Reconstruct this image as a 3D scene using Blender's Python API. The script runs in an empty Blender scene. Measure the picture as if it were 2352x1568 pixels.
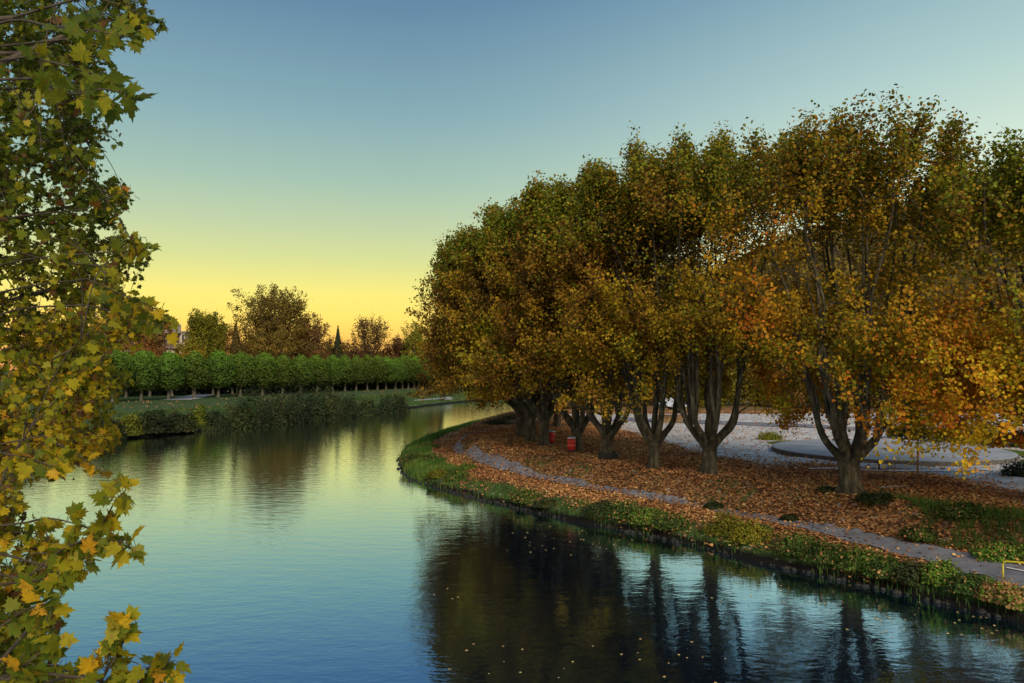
import bpy, math, random
import numpy as np
from mathutils import Vector

SC = bpy.context.scene
COL = SC.collection
R = math.radians
# ------------------------------------------------------------------ camera
CAM_H = 8.0
PITCH = math.atan((847 - 784) / 1846.0)
cd = bpy.data.cameras.new('camera')
cam = bpy.data.objects.new('camera', cd); COL.objects.link(cam)
cam.location = (0, 0, CAM_H)
cam.rotation_euler = (math.pi / 2 + PITCH, 0, 0)
cd.lens = 28.26; cd.sensor_width = 36; cd.clip_end = 8000; cd.clip_start = 0.2
SC.camera = cam
SC.view_settings.view_transform = 'Standard'
SC.view_settings.look = 'None'
SC.view_settings.exposure = 0.0
SC.view_settings.gamma = 1.0
SC.cycles.max_bounces = 8
SC.cycles.transparent_max_bounces = 8


def lin(r, g, b):
    f = lambda c: (c / 255 / 12.92) if c / 255 <= 0.04045 else ((c / 255 + 0.055) / 1.055) ** 2.4
    return (f(r), f(g), f(b), 1)


# ------------------------------------------------------------------ world: dusk sky
def setup_world():
    w = bpy.data.worlds.new('World'); SC.world = w; w.use_nodes = True
    nt = w.node_tree; nt.nodes.clear(); N = nt.nodes; L = nt.links
    out = N.new('ShaderNodeOutputWorld'); bg = N.new('ShaderNodeBackground')
    tc = N.new('ShaderNodeTexCoord'); sep = N.new('ShaderNodeSeparateXYZ')
    L.new(tc.outputs['Generated'], sep.inputs[0])

    def ramp(stops):
        r = N.new('ShaderNodeValToRGB'); cr = r.color_ramp; cr.interpolation = 'B_SPLINE' if False else 'LINEAR'
        while len(cr.elements) > 1: cr.elements.remove(cr.elements[-1])
        cr.elements[0].position = stops[0][0]; cr.elements[0].color = stops[0][1]
        for p, c in stops[1:]:
            e = cr.elements.new(p); e.color = c
        return r
    s = lambda d: math.sin(R(d))
    A = ramp([(0.0, lin(222, 148, 84)), (s(1.8), lin(246, 184, 84)), (s(3.6), lin(250, 214, 90)), (s(5.2), lin(236, 218, 98)),
              (s(7.5), lin(202, 204, 122)), (s(10), lin(176, 190, 142)), (s(13), lin(148, 176, 156)), (s(17.5), lin(116, 153, 162)),
              (s(25), lin(76, 113, 146)), (s(40), lin(58, 94, 148)), (1.0, lin(54, 90, 150))])
    B = ramp([(0.0, lin(250, 236, 190)), (s(4), lin(250, 246, 214)), (s(9), lin(232, 240, 212)), (s(14), lin(204, 222, 204)),
              (s(19), lin(170, 200, 196)), (s(25), lin(130, 168, 180)), (s(40), lin(84, 128, 166)), (1.0, lin(72, 112, 164))])
    L.new(sep.outputs['Z'], A.inputs[0]); L.new(sep.outputs['Z'], B.inputs[0])
    at = N.new('ShaderNodeMath'); at.operation = 'ARCTAN2'
    L.new(sep.outputs['X'], at.inputs[0]); L.new(sep.outputs['Y'], at.inputs[1])   # 0 straight ahead, + to the right
    mr = N.new('ShaderNodeMapRange'); mr.interpolation_type = 'SMOOTHSTEP'
    mr.inputs['From Min'].default_value = R(-10); mr.inputs['From Max'].default_value = R(38)
    L.new(at.outputs[0], mr.inputs['Value'])
    ab = N.new('ShaderNodeMath'); ab.operation = 'ABSOLUTE'; L.new(at.outputs[0], ab.inputs[0])
    mb = N.new('ShaderNodeMapRange'); mb.interpolation_type = 'SMOOTHSTEP'
    mb.inputs['From Min'].default_value = R(60); mb.inputs['From Max'].default_value = R(150)
    L.new(ab.outputs[0], mb.inputs['Value'])
    m1 = N.new('ShaderNodeMix'); m1.data_type = 'RGBA'
    L.new(mr.outputs[0], m1.inputs[0]); L.new(A.outputs[0], m1.inputs[6]); L.new(B.outputs[0], m1.inputs[7])
    C_ = ramp([(0.0, lin(236, 214, 190)), (s(20), lin(226, 222, 214)), (s(60), lin(160, 184, 206)), (1, lin(72, 112, 164))])
    L.new(sep.outputs['Z'], C_.inputs[0])
    m2 = N.new('ShaderNodeMix'); m2.data_type = 'RGBA'
    L.new(mb.outputs[0], m2.inputs[0]); L.new(m1.outputs[2], m2.inputs[6]); L.new(C_.outputs[0], m2.inputs[7])
    L.new(m2.outputs[2], bg.inputs[0]); bg.inputs[1].default_value = 1.0
    sky = N.new('ShaderNodeTexSky'); sky.sky_type = 'NISHITA'; sky.sun_disc = False
    sky.sun_elevation = R(4); sky.sun_rotation = R(150)
    bg2 = N.new('ShaderNodeBackground'); bg2.inputs[1].default_value = 0.05
    L.new(sky.outputs[0], bg2.inputs[0])
    ad = N.new('ShaderNodeAddShader'); L.new(bg.outputs[0], ad.inputs[0]); L.new(bg2.outputs[0], ad.inputs[1])
    L.new(ad.outputs[0], out.inputs[0])


setup_world()
sl = bpy.data.lights.new('fill_sun', 'SUN'); sl.energy = 3.3; sl.angle = R(18); sl.color = (1.0, 0.86, 0.66)
fill_sun = bpy.data.objects.new('fill_sun', sl); COL.objects.link(fill_sun)
FILL_EL, FILL_AZ = 30, 165      # azimuth clockwise from straight ahead: added soft fill, standing in for bright sky behind the camera
sd = Vector((math.sin(R(FILL_AZ)) * math.cos(R(FILL_EL)), math.cos(R(FILL_AZ)) * math.cos(R(FILL_EL)), math.sin(R(FILL_EL))))
fill_sun.rotation_euler = sd.to_track_quat('Z', 'Y').to_euler()
fill_sun.location = (0, -30, 60)


# ------------------------------------------------------------------ helpers
def tag(o, label=None, cat=None, group=None, kind=None):
    if label: o['label'] = label
    if cat: o['category'] = cat
    if group: o['group'] = group
    if kind: o['kind'] = kind
    return o


def empty(name, loc, rz=0.0):
    o = bpy.data.objects.new(name, None); COL.objects.link(o)
    o.location = loc; o.rotation_euler = (0, 0, rz); o.empty_display_size = 0.3
    return o


def mesh_np(name, V, F, mats, parent=None, attrs=None, smooth=False, fmat=None, loc=None):
    """V (n,3), F list of (m,k) int arrays; attrs: {name:(domain,array)}"""
    me = bpy.data.meshes.new(name)
    V = np.asarray(V, dtype=np.float32)
    if not isinstance(F, list): F = [F]
    F = [np.asarray(f, dtype=np.int32) for f in F if len(f)]
    nl = sum(f.size for f in F); nf = sum(len(f) for f in F)
    me.vertices.add(len(V)); me.vertices.foreach_set('co', V.ravel())
    me.loops.add(nl); me.polygons.add(nf)
    me.loops.foreach_set('vertex_index', np.concatenate([f.ravel() for f in F]))
    tot = np.concatenate([np.full(len(f), f.shape[1], np.int32) for f in F])
    st = np.concatenate([[0], np.cumsum(tot)[:-1]]).astype(np.int32)
    me.polygons.foreach_set('loop_start', st)
    try: me.polygons.foreach_set('loop_total', tot)
    except Exception: pass
    if not isinstance(mats, (list, tuple)): mats = [mats]
    for m in mats: me.materials.append(m)
    if fmat is not None: me.polygons.foreach_set('material_index', np.asarray(fmat, np.int32))
    if smooth: me.polygons.foreach_set('use_smooth', np.ones(nf, bool))
    me.update(calc_edges=True)
    for k, (dom, arr) in (attrs or {}).items():
        a = me.attributes.new(k, 'FLOAT', dom); a.data.foreach_set('value', np.asarray(arr, np.float32))
    o = bpy.data.objects.new(name, me); COL.objects.link(o)
    if parent: o.parent = parent
    if loc is not None: o.location = loc
    return o


def copy_tree(root, loc, rz=0.0, scale=None):
    r = root.copy(); COL.objects.link(r); r.location = loc; r.rotation_euler = (0, 0, rz)
    if scale is not None: r.scale = scale
    for ch in list(root.children):
        c = ch.copy(); COL.objects.link(c); c.parent = r
        for g in list(ch.children):
            d = g.copy(); COL.objects.link(d); d.parent = c
    return r


class MB:
    """collects polygons into one mesh object"""
    def __init__(s): s.v = []; s.f = []
    def box(s, x0, y0, z0, x1, y1, z1):
        n = len(s.v)
        s.v += [(x0, y0, z0), (x1, y0, z0), (x1, y1, z0), (x0, y1, z0), (x0, y0, z1), (x1, y0, z1), (x1, y1, z1), (x0, y1, z1)]
        s.f += [[n + i for i in q] for q in ((3, 2, 1, 0), (4, 5, 6, 7), (0, 1, 5, 4), (1, 2, 6, 5), (2, 3, 7, 6), (3, 0, 4, 7))]
        return s
    def lathe(s, prof, n=20, c=(0, 0, 0), cap=True):
        b = len(s.v)
        for (r, z) in prof:
            for i in range(n):
                a = 2 * math.pi * i / n; s.v.append((c[0] + r * math.cos(a), c[1] + r * math.sin(a), c[2] + z))
        for j in range(len(prof) - 1):
            for i in range(n):
                k = (i + 1) % n
                s.f.append([b + j * n + i, b + j * n + k, b + (j + 1) * n + k, b + (j + 1) * n + i])
        if cap:
            s.f.append([b + i for i in range(n)][::-1]); s.f.append([b + (len(prof) - 1) * n + i for i in range(n)])
        return s
    def tube(s, pts, rad, n=8):
        v, f = tube_arrays(pts, rad if hasattr(rad, '__len__') else [rad] * len(pts), n)
        b = len(s.v); s.v += [tuple(p) for p in v]; s.f += [[b + i for i in q] for q in f]
        s.f.append([b + i for i in range(n)][::-1]); s.f.append([b + (len(pts) - 1) * n + i for i in range(n)])
        return s
    def poly(s, pts, faces):
        b = len(s.v); s.v += pts; s.f += [[b + i for i in q] for q in faces]; return s
    def build(s, name, mat, parent=None, bevel=0, smooth=False):
        me = bpy.data.meshes.new(name); me.from_pydata(s.v, [], s.f)
        me.materials.append(mat); me.update()
        o = bpy.data.objects.new(name, me); COL.objects.link(o)
        if parent: o.parent = parent
        if smooth: me.polygons.foreach_set('use_smooth', [True] * len(me.polygons))
        if bevel:
            m = o.modifiers.new('bevel', 'BEVEL'); m.width = bevel; m.segments = 2; m.limit_method = 'ANGLE'
        return o


def tube_arrays(pts, rads, n=6):
    P = np.asarray(pts, float); m = len(P)
    T = np.gradient(P, axis=0); T /= (np.linalg.norm(T, axis=1, keepdims=True) + 1e-9)
    ref = np.array([0, 0, 1.0]) if abs(T[0][2]) < 0.9 else np.array([1.0, 0, 0])
    a = 2 * math.pi * np.arange(n) / n
    V = np.empty((m, n, 3))
    U = np.cross(T[0], ref); U /= np.linalg.norm(U)
    for i in range(m):
        U = U - T[i] * np.dot(U, T[i]); U /= (np.linalg.norm(U) + 1e-9)
        W = np.cross(T[i], U)
        V[i] = P[i] + rads[i] * (np.cos(a)[:, None] * U + np.sin(a)[:, None] * W)
    i = np.arange(m - 1)[:, None] * n; j = np.arange(n)[None, :]; k = (j + 1) % n
    F = np.stack([i + j, i + k, i + n + k, i + n + j], -1).reshape(-1, 4)
    return V.reshape(-1, 3), F


class Tubes:
    def __init__(s): s.V = []; s.F = []; s.n = 0
    def add(s, pts, rads, n=6):
        v, f = tube_arrays(pts, rads, n); s.V.append(v); s.F.append(f + s.n); s.n += len(v)
    def addraw(s, v, f):
        s.V.append(v); s.F.append(np.asarray(f) + s.n); s.n += len(v)
    def build(s, name, mat, parent=None):
        return mesh_np(name, np.concatenate(s.V), np.concatenate(s.F), mat, parent, smooth=True)


# leaf templates ----------------------------------------------------------
def leaf_simple(fold=0.18):
    v = np.array([[0, 0, 0], [-.48, .30, fold], [-.40, .82, fold * .7], [0, 1.08, -.05], [.40, .82, fold * .7], [.48, .30, fold]], float)
    v[:, 1] -= .5
    return v, np.array([[0, 3, 2, 1], [0, 5, 4, 3]])


def leaf_lobed():
    """plane-tree leaf: five pointed lobes with coarse teeth; tip along +y; returns tri fan"""
    half = [(0.0, -0.03), (0.16, -0.10), (0.34, -0.13), (0.32, -0.02), (0.44, 0.04), (0.60, 0.14), (0.46, 0.19), (0.50, 0.28), (0.36, 0.32),
            (0.44, 0.46), (0.60, 0.66), (0.40, 0.58), (0.36, 0.68), (0.25, 0.59), (0.19, 0.74), (0.21, 0.84), (0.09, 0.86), (0.0, 1.12)]
    pts = half + [(-x, y) for x, y in half[-2:0:-1]]
    c = (0.0, 0.30)
    v = [(c[0], c[1], 0.0)]
    for x, y in pts:
        r2 = x * x * 0.45 + (y - .3) ** 2 * 0.22
        v.append((x, y, abs(x) * .20 - r2 * .65))
    n = len(pts)
    f = [[0, 1 + i, 1 + (i + 1) % n] for i in range(n)]
    return np.array(v, float), np.array(f)


def frames(nrm, rng, roll=None):
    n = nrm / (np.linalg.norm(nrm, axis=1, keepdims=True) + 1e-9)
    ref = rng.normal(size=n.shape) if roll is None else roll
    t = ref - n * np.sum(ref * n, 1, keepdims=True); t /= (np.linalg.norm(t, axis=1, keepdims=True) + 1e-9)
    b = np.cross(t, n)
    return b, t, n   # x,y,z axes


def leaves_mesh(name, pos, nrm, size, tone, mat, rng, parent=None, template=None, roll=None, loc=None, curl=0.25):
    tv, tf = template or leaf_simple()
    X, Y, Z = frames(nrm, rng, roll)
    n = len(pos); k = len(tv)
    c = (1 + curl * rng.normal(size=(n, 1)))
    sx = (1 + .12 * rng.normal(size=(n, 1)))
    V = (pos[:, None, :] + size[:, None, None] * (X[:, None, :] * (tv[None, :, 0:1] * sx[:, :, None]) + Y[:, None, :] * tv[None, :, 1:2]
         + Z[:, None, :] * (tv[None, :, 2:3] * c[:, :, None])))
    F = (tf[None] + (np.arange(n) * k)[:, None, None]).reshape(-1, tf.shape[1])
    att = {'tone': ('FACE', np.repeat(np.clip(tone, 0, 1), len(tf)))}
    return mesh_np(name, V.reshape(-1, 3), F, mat, parent, att, loc=loc)


# cheap value noise ---------------------------------------------------------
def vnoise(p, scale, seed=0):
    p = np.asarray(p, float) / scale + seed * 17.31
    i = np.floor(p).astype(np.int64); f = p - i; f = f * f * (3 - 2 * f)
    d = p.shape[1]; out = 0
    for c in range(2 ** d):
        o = np.array([(c >> b) & 1 for b in range(d)])
        q = i + o; h = np.zeros(len(p), np.int64)
        for b, m in zip(range(d), (73856093, 19349663, 83492791)): h ^= q[:, b] * m
        h = (h * 2654435761 + seed * 97) & 0xffffffff; h ^= h >> 15; h = (h * 2246822519) & 0xffffffff; h ^= h >> 13
        w = np.prod(np.where(o == 1, f, 1 - f), axis=1)
        out = out + w * (h / 4294967295.0)
    return out


# ------------------------------------------------------------------ materials
def new_mat(name):
    m = bpy.data.materials.new(name); m.use_nodes = True
    nt = m.node_tree; b = nt.nodes['Principled BSDF']
    return m, nt, b


def add_ramp(nt, stops, fac=None, interp='LINEAR'):
    r = nt.nodes.new('ShaderNodeValToRGB'); cr = r.color_ramp; cr.interpolation = interp
    while len(cr.elements) > 1: cr.elements.remove(cr.elements[-1])
    cr.elements[0].position = stops[0][0]; cr.elements[0].color = (*stops[0][1], 1)
    for p, c in stops[1:]:
        e = cr.elements.new(p); e.color = (*c, 1)
    if fac is not None: nt.links.new(fac, r.inputs[0])
    return r


def leaf_mat(name, stops, trans=0.35, rough=0.6, spots=None):
    m, nt, b = new_mat(name); L = nt.links
    at = nt.nodes.new('ShaderNodeAttribute'); at.attribute_name = 'tone'
    r = add_ramp(nt, stops, at.outputs['Fac'])
    tcn = nt.nodes.new('ShaderNodeTexCoord')
    nz = nt.nodes.new('ShaderNodeTexNoise'); nz.inputs['Scale'].default_value = 9
    L.new(tcn.outputs['Object'], nz.inputs['Vector'])
    hs = nt.nodes.new('ShaderNodeHueSaturation')
    mp = nt.nodes.new('ShaderNodeMapRange'); mp.inputs['To Min'].default_value = .7; mp.inputs['To Max'].default_value = 1.3
    oi = nt.nodes.new('ShaderNodeObjectInfo'); mo = nt.nodes.new('ShaderNodeMapRange'); mo.inputs['To Min'].default_value = .8; mo.inputs['To Max'].default_value = 1.18
    L.new(oi.outputs['Random'], mo.inputs['Value']); mm = nt.nodes.new('ShaderNodeMath'); mm.operation = 'MULTIPLY'
    L.new(nz.outputs['Fac'], mp.inputs['Value']); L.new(mp.outputs[0], mm.inputs[0]); L.new(mo.outputs[0], mm.inputs[1]); L.new(mm.outputs[0], hs.inputs['Value'])
    mh = nt.nodes.new('ShaderNodeMapRange'); mh.inputs['To Min'].default_value = .485; mh.inputs['To Max'].default_value = .515; L.new(oi.outputs['Random'], mh.inputs['Value']); L.new(mh.outputs[0], hs.inputs['Hue'])
    col = r.outputs[0]
    if spots:
        n3 = nt.nodes.new('ShaderNodeTexNoise'); n3.inputs['Scale'].default_value = 26; n3.inputs['Detail'].default_value = 3; L.new(tcn.outputs['Object'], n3.inputs['Vector'])
        m3 = nt.nodes.new('ShaderNodeMapRange'); m3.inputs['From Min'].default_value = .54; m3.inputs['From Max'].default_value = .74; m3.inputs['To Max'].default_value = .8
        L.new(n3.outputs['Fac'], m3.inputs['Value'])
        mxx = nt.nodes.new('ShaderNodeMix'); mxx.data_type = 'RGBA'; L.new(m3.outputs[0], mxx.inputs[0]); L.new(col, mxx.inputs[6]); mxx.inputs[7].default_value = (*spots, 1); col = mxx.outputs[2]
    L.new(col, hs.inputs['Color'])
    L.new(hs.outputs[0], b.inputs['Base Color']); b.inputs['Roughness'].default_value = rough
    b.inputs['Specular IOR Level'].default_value = 0.12
    t = nt.nodes.new('ShaderNodeBsdfTranslucent'); L.new(hs.outputs[0], t.inputs['Color'])
    mx = nt.nodes.new('ShaderNodeMixShader'); mx.inputs[0].default_value = trans
    L.new(b.outputs[0], mx.inputs[1]); L.new(t.outputs[0], mx.inputs[2])
    L.new(mx.outputs[0], nt.nodes['Material Output'].inputs['Surface'])
    return m


def noise_mat(name, stops, scale=5, rough=0.8, bump=0.3, bscale=None, detail=6, spec=0.3, stretch=None, bdist=0.02, metallic=0):
    m, nt, b = new_mat(name); L = nt.links
    tcn = nt.nodes.new('ShaderNodeTexCoord'); src = tcn.outputs['Object']
    if stretch:
        mp = nt.nodes.new('ShaderNodeMapping'); mp.inputs['Scale'].default_value = stretch
        L.new(src, mp.inputs['Vector']); src = mp.outputs[0]
    nz = nt.nodes.new('ShaderNodeTexNoise'); nz.inputs['Scale'].default_value = scale; nz.inputs['Detail'].default_value = detail
    nz.inputs['Roughness'].default_value = .65
    L.new(src, nz.inputs['Vector'])
    r = add_ramp(nt, stops, nz.outputs['Fac']); L.new(r.outputs[0], b.inputs['Base Color'])
    b.inputs['Roughness'].default_value = rough; b.inputs['Specular IOR Level'].default_value = spec
    b.inputs['Metallic'].default_value = metallic
    if bump:
        n2 = nt.nodes.new('ShaderNodeTexNoise'); n2.inputs['Scale'].default_value = bscale or scale * 3; n2.inputs['Detail'].default_value = 8
        L.new(src, n2.inputs['Vector'])
        bp = nt.nodes.new('ShaderNodeBump'); bp.inputs['Strength'].default_value = bump; bp.inputs['Distance'].default_value = bdist
        L.new(n2.outputs['Fac'], bp.inputs['Height']); L.new(bp.outputs[0], b.inputs['Normal'])
    return m


M = {}
M['bark_dark'] = noise_mat('plane bark', [(0.32, (.015, .014, .010)), (0.5, (.050, .042, .024)), (0.68, (.13, .115, .07))], scale=3.5, bump=1.0, bscale=7,
                           stretch=(1, 1, .35), bdist=.12)
M['bark_far'] = noise_mat('pale bark', [(0.3, (.035, .032, .025)), (0.6, (.12, .11, .085))], scale=2, bump=.2)
M['twig'] = noise_mat('twig bark', [(0.3, (.03, .022, .014)), (0.7, (.09, .07, .045))], scale=6, bump=.2)
G1, G2, YG, YE, OR, BR, DB = (.08, .12, .012), (.20, .22, .014), (.27, .22, .015), (.52, .32, .015), (.60, .24, .015), (.24, .10, .018), (.075, .04, .014)
M['leaf_plane'] = leaf_mat('plane leaves', [(0, G1), (.10, G2), (.17, (.20, .165, .014)), (.24, (.16, .08, .018)), (.34, (.26, .125, .016)), (.46, (.34, .19, .015)), (.57, (.34, .27, .015)), (.69, (.44, .30, .015)), (.81, YE), (.92, OR), (1, (.52, .17, .03))])
M['leaf_near'] = leaf_mat('near plane leaves', [(0, (.05, .085, .009)), (.3, (.135, .165, .012)), (.5, (.27, .25, .014)), (.68, (.48, .34, .014)), (.84, (.58, .33, .014)),
                                              (.93, (.34, .14, .02)), (1, (.12, .055, .02))], trans=.45, rough=.45, spots=(.20, .10, .015))
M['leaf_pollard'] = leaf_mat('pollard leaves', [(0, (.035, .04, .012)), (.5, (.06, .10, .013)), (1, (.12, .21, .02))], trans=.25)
M['leaf_green'] = leaf_mat('weed leaves', [(0, (.025, .045, .012)), (.5, (.055, .095, .018)), (.88, (.13, .22, .025)), (.93, (.35, .18, .06)), (1, (.45, .24, .10))], trans=.25)
M['leaf_dull'] = leaf_mat('dull shrub leaves', [(0, (.02, .03, .012)), (.5, (.036, .048, .015)), (1, (.085, .072, .02))], trans=.2)
M['leaf_oak'] = leaf_mat('oak leaves', [(0, (.07, .05, .015)), (.5, (.17, .12, .025)), (1, (.30, .19, .03))], trans=.3)
M['leaf_rust'] = leaf_mat('rust leaves', [(0, (.10, .06, .025)), (.5, (.24, .13, .04)), (1, (.42, .20, .05))], trans=.3)
M['leaf_yellow'] = leaf_mat('yellow green leaves', [(0, (.10, .12, .015)), (.5, (.22, .21, .02)), (1, (.45, .30, .03))], trans=.3)
M['leaf_conifer'] = leaf_mat('conifer needles', [(0, (.02, .035, .016)), (1, (.05, .06, .025))], trans=.1)
M['leaf_litter'] = leaf_mat('fallen leaves', [(0, (.12, .055, .025)), (.35, (.33, .15, .06)), (.6, (.50, .235, .085)), (.8, (.58, .35, .12)), (1, (.60, .46, .18))], trans=.05, rough=.75)
M['grass'] = leaf_mat('grass blades', [(0, (.03, .055, .012)), (.5, (.06, .13, .02)), (1, (.17, .22, .04))], trans=.2)
M['asphalt'] = noise_mat('asphalt', [(0.35, (.12, .125, .15)), (0.65, (.19, .195, .23))], scale=1.2, bump=.25, bscale=90, bdist=.01)
M['concrete'] = noise_mat('pale concrete', [(0.3, (.20, .205, .225)), (0.65, (.32, .33, .35))], scale=.5, bump=.15, bscale=20)
M['concrete_dark'] = noise_mat('dark concrete edge', [(0.3, (.05, .05, .05)), (0.65, (.13, .12, .11))], scale=3, bump=.2)
M['red'] = noise_mat('red paint', [(0.3, (.36, .02, .012)), (0.7, (.48, .035, .02))], scale=4, rough=.4, bump=.05)
M['black'] = noise_mat('black plastic', [(0.3, (.012, .012, .012)), (0.7, (.03, .03, .03))], scale=4, rough=.5, bump=.05)
M['silver'] = noise_mat('galvanised lid', [(0.3, (.35, .36, .38)), (0.7, (.55, .56, .58))], scale=6, rough=.35, bump=.05, metallic=.6)
M['yellow'] = noise_mat('yellow paint', [(0.3, (.36, .30, .015)), (0.7, (.50, .42, .03))], scale=8, rough=.45, bump=.05)
M['white'] = noise_mat('white paint', [(0.3, (.6, .6, .62)), (0.7, (.78, .78, .8))], scale=8, bump=.05)
M['wood'] = noise_mat('weathered wood', [(0.3, (.12, .07, .035)), (0.7, (.28, .18, .09))], scale=5, bump=.3, stretch=(1, 1, .2))
M['roof_grey'] = noise_mat('pale metal roof', [(0.3, (.35, .38, .42)), (0.7, (.5, .53, .58))], scale=3, rough=.4)
M['stone'] = noise_mat('river stones', [(0.3, (.010, .010, .009)), (0.7, (.03, .028, .026))], scale=3, bump=.6, bdist=.05)
M['wall_pale'] = noise_mat('pale render', [(0.3, (.42, .36, .30)), (0.7, (.52, .46, .40))], scale=1, bump=.05)
M['wall_mauve'] = noise_mat('mauve grey cladding', [(0.3, (.17, .13, .13)), (0.7, (.24, .19, .18))], scale=1, bump=.05)
M['glass'] = noise_mat('dark window glass', [(0.3, (.02, .022, .03)), (0.7, (.04, .045, .05))], scale=2, rough=.1, bump=0, spec=.8)
M['trim'] = noise_mat('roof edge', [(0.3, (.16, .14, .13)), (0.7, (.25, .22, .2))], scale=2, bump=.05)
M['seed'] = noise_mat('seed ball', [(0.3, (.03, .022, .012)), (0.7, (.10, .07, .035))], scale=30, bump=.8, bdist=.01)


# ------------------------------------------------------------------ river shape and terrain
def pix(px, py, z=0.0):
    """display pixel (2352 wide) -> world point on the level z"""
    dx = (px - 1176) / 1846.0; uy = (784 - py) / 1846.0
    d = np.array([dx, math.cos(PITCH) - uy * math.sin(PITCH), math.sin(PITCH) + uy * math.cos(PITCH)])
    t = (z - CAM_H) / d[2]
    return d[0] * t, d[1] * t


def pixd(px, py, Y):
    """display pixel at depth Y -> world point"""
    dx = (px - 1176) / 1846.0; uy = (784 - py) / 1846.0
    d = np.array([dx, math.cos(PITCH) - uy * math.sin(PITCH), math.sin(PITCH) + uy * math.cos(PITCH)])
    t = Y / d[1]
    return np.array([d[0] * t, Y, CAM_H + d[2] * t])


RIGHT_BANK = [(31, -80), (29, -20), (23, 14)] + [pix(*p) for p in
              [(2352, 1430), (2250, 1404), (2000, 1349), (1800, 1303), (1600, 1254), (1400, 1212), (1200, 1170), (1100, 1147), (1000, 1120), (945, 1100),
               (925, 1078), (920, 1052), (940, 1028), (1000, 1003), (1060, 985), (1120, 968), (1180, 953)]] + [(9, 158), (28, 188), (70, 225), (160, 262), (400, 330), (1200, 420)]
LEFT_BANK = [(-5, -80), (-5, -10), (-7, 8), (-13, 17), (-26, 32), (-44, 60)] + [pix(*p) for p in
             [(150, 1022), (300, 1006), (450, 992), (560, 979), (700, 967), (800, 957), (900, 944), (985, 931)]] + [(-8, 208), (18, 240), (60, 268), (150, 306), (400, 385), (1200, 480)]
POLY = np.array(RIGHT_BANK + LEFT_BANK[::-1], float)
# soften corners
for _ in range(2):
    Q = np.roll(POLY, -1, 0); POLY = np.stack([POLY * .75 + Q * .25, POLY * .25 + Q * .75], 1).reshape(-1, 2)


def river_sd(P):
    """positive = metres inland of the water's edge"""
    P = np.asarray(P, float); A = POLY; B = np.roll(POLY, -1, 0)
    best = np.full(len(P), 1e9); ins = np.zeros(len(P), bool)
    for a, b in zip(A, B):
        ab = b - a; t = np.clip(((P - a) @ ab) / (ab @ ab + 1e-12), 0, 1)
        best = np.minimum(best, np.hypot(*(P - (a + t[:, None] * ab)).T))
        c = ((a[1] > P[:, 1]) != (b[1] > P[:, 1]))
        if c.any():
            xi = a[0] + (P[:, 1] - a[1]) / (b[1] - a[1] + 1e-12) * (b[0] - a[0]); ins ^= (c & (P[:, 0] < xi))
    return np.where(ins, -best, best)


def is_far(P):   # land on the left / far side of the river
    x, y = P[:, 0], P[:, 1]
    mx = np.interp(y, [-80, 20, 50, 73, 110, 137, 160, 190, 230], [8, 0, -18, -26, -20, -12, -4, 4, 30])
    return (x < mx) | ((y > 230) & (y > 230 + (x - 30) * .36)) | ((y > 172) & (x < 4 + (y - 172) * .5))


def height(P):
    P = np.asarray(P, float).reshape(-1, 2)
    P = P.copy()
    d = river_sd(P); far = is_far(P)
    dn = d + (vnoise(P, 3.0, 3) - .5) * .7 * (np.abs(d) < 14)
    hn = np.interp(dn, [-6, -1, -.1, .25, .9, 2.5, 4.6, 5.3, 5.9, 10, 400], [-2.5, -1.2, -.2, .30, .60, .84, .96, 1.75, 2.18, 2.25, 2.25])
    hf = np.interp(dn, [-6, -1, -.1, .6, 3, 7, 400], [-2.5, -1.2, -.25, .7, 1.4, 2.0, 2.0])
    h = np.where(far, hf, hn)
    h = h + np.where(d > 0.5, (vnoise(P, 2.2, 5) - .5) * .12 + (vnoise(P, .8, 6) - .5) * .05, 0)
    # camera bank to the left carries the near tree
    return h


def hz(x, y): return float(height([[x, y]])[0])


def hit(px, py):
    """display pixel -> point on the terrain"""
    z = 2.0
    for _ in range(12):
        x, y = pix(px, py, z); z = .5 * z + .5 * hz(x, y)
    return x, y, hz(x, y)


def spaced(segs):
    out = []
    for a, b, s in segs: out += list(np.arange(a, b, s))
    return np.array(out)


xs = spaced([(-3200, -800, 600), (-800, -200, 100), (-200, -80, 15), (-80, -14, 2), (-14, 42, .45), (42, 90, 2), (90, 200, 15), (200, 800, 100), (800, 3300, 600)])
ys = spaced([(-400, -100, 60), (-100, 16, 4), (16, 84, .45), (84, 270, 1.6), (270, 400, 10), (400, 1000, 75), (1000, 4200, 600)])
GX, GY = np.meshgrid(xs, ys); PP = np.stack([GX.ravel(), GY.ravel()], 1)
H = height(PP); SD = river_sd(PP); FAR = is_far(PP)
nx, ny = len(xs), len(ys)
ii = (np.arange(ny - 1)[:, None] * nx + np.arange(nx - 1)[None]).ravel()
GF = np.stack([ii, ii + 1, ii + nx + 1, ii + nx], 1)


def gravel_mask(P):
    x, y = P[:, 0], P[:, 1]
    # boundary of the leaf litter seen from above, going back from the right edge of the picture
    yb = np.interp(x, [6, 9, 11.3, 12.6, 15, 19.5, 22.3, 24.5, 40], [110, 84, 70, 56, 51, 48.5, 45.5, 35, 12])
    m = 1 / (1 + np.exp(-(y - yb + (vnoise(P, 2.5, 9) - .5) * 5) / 1.1))
    return np.where(is_far(P), 0, m) * (x > 6) * (y < 104)


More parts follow.
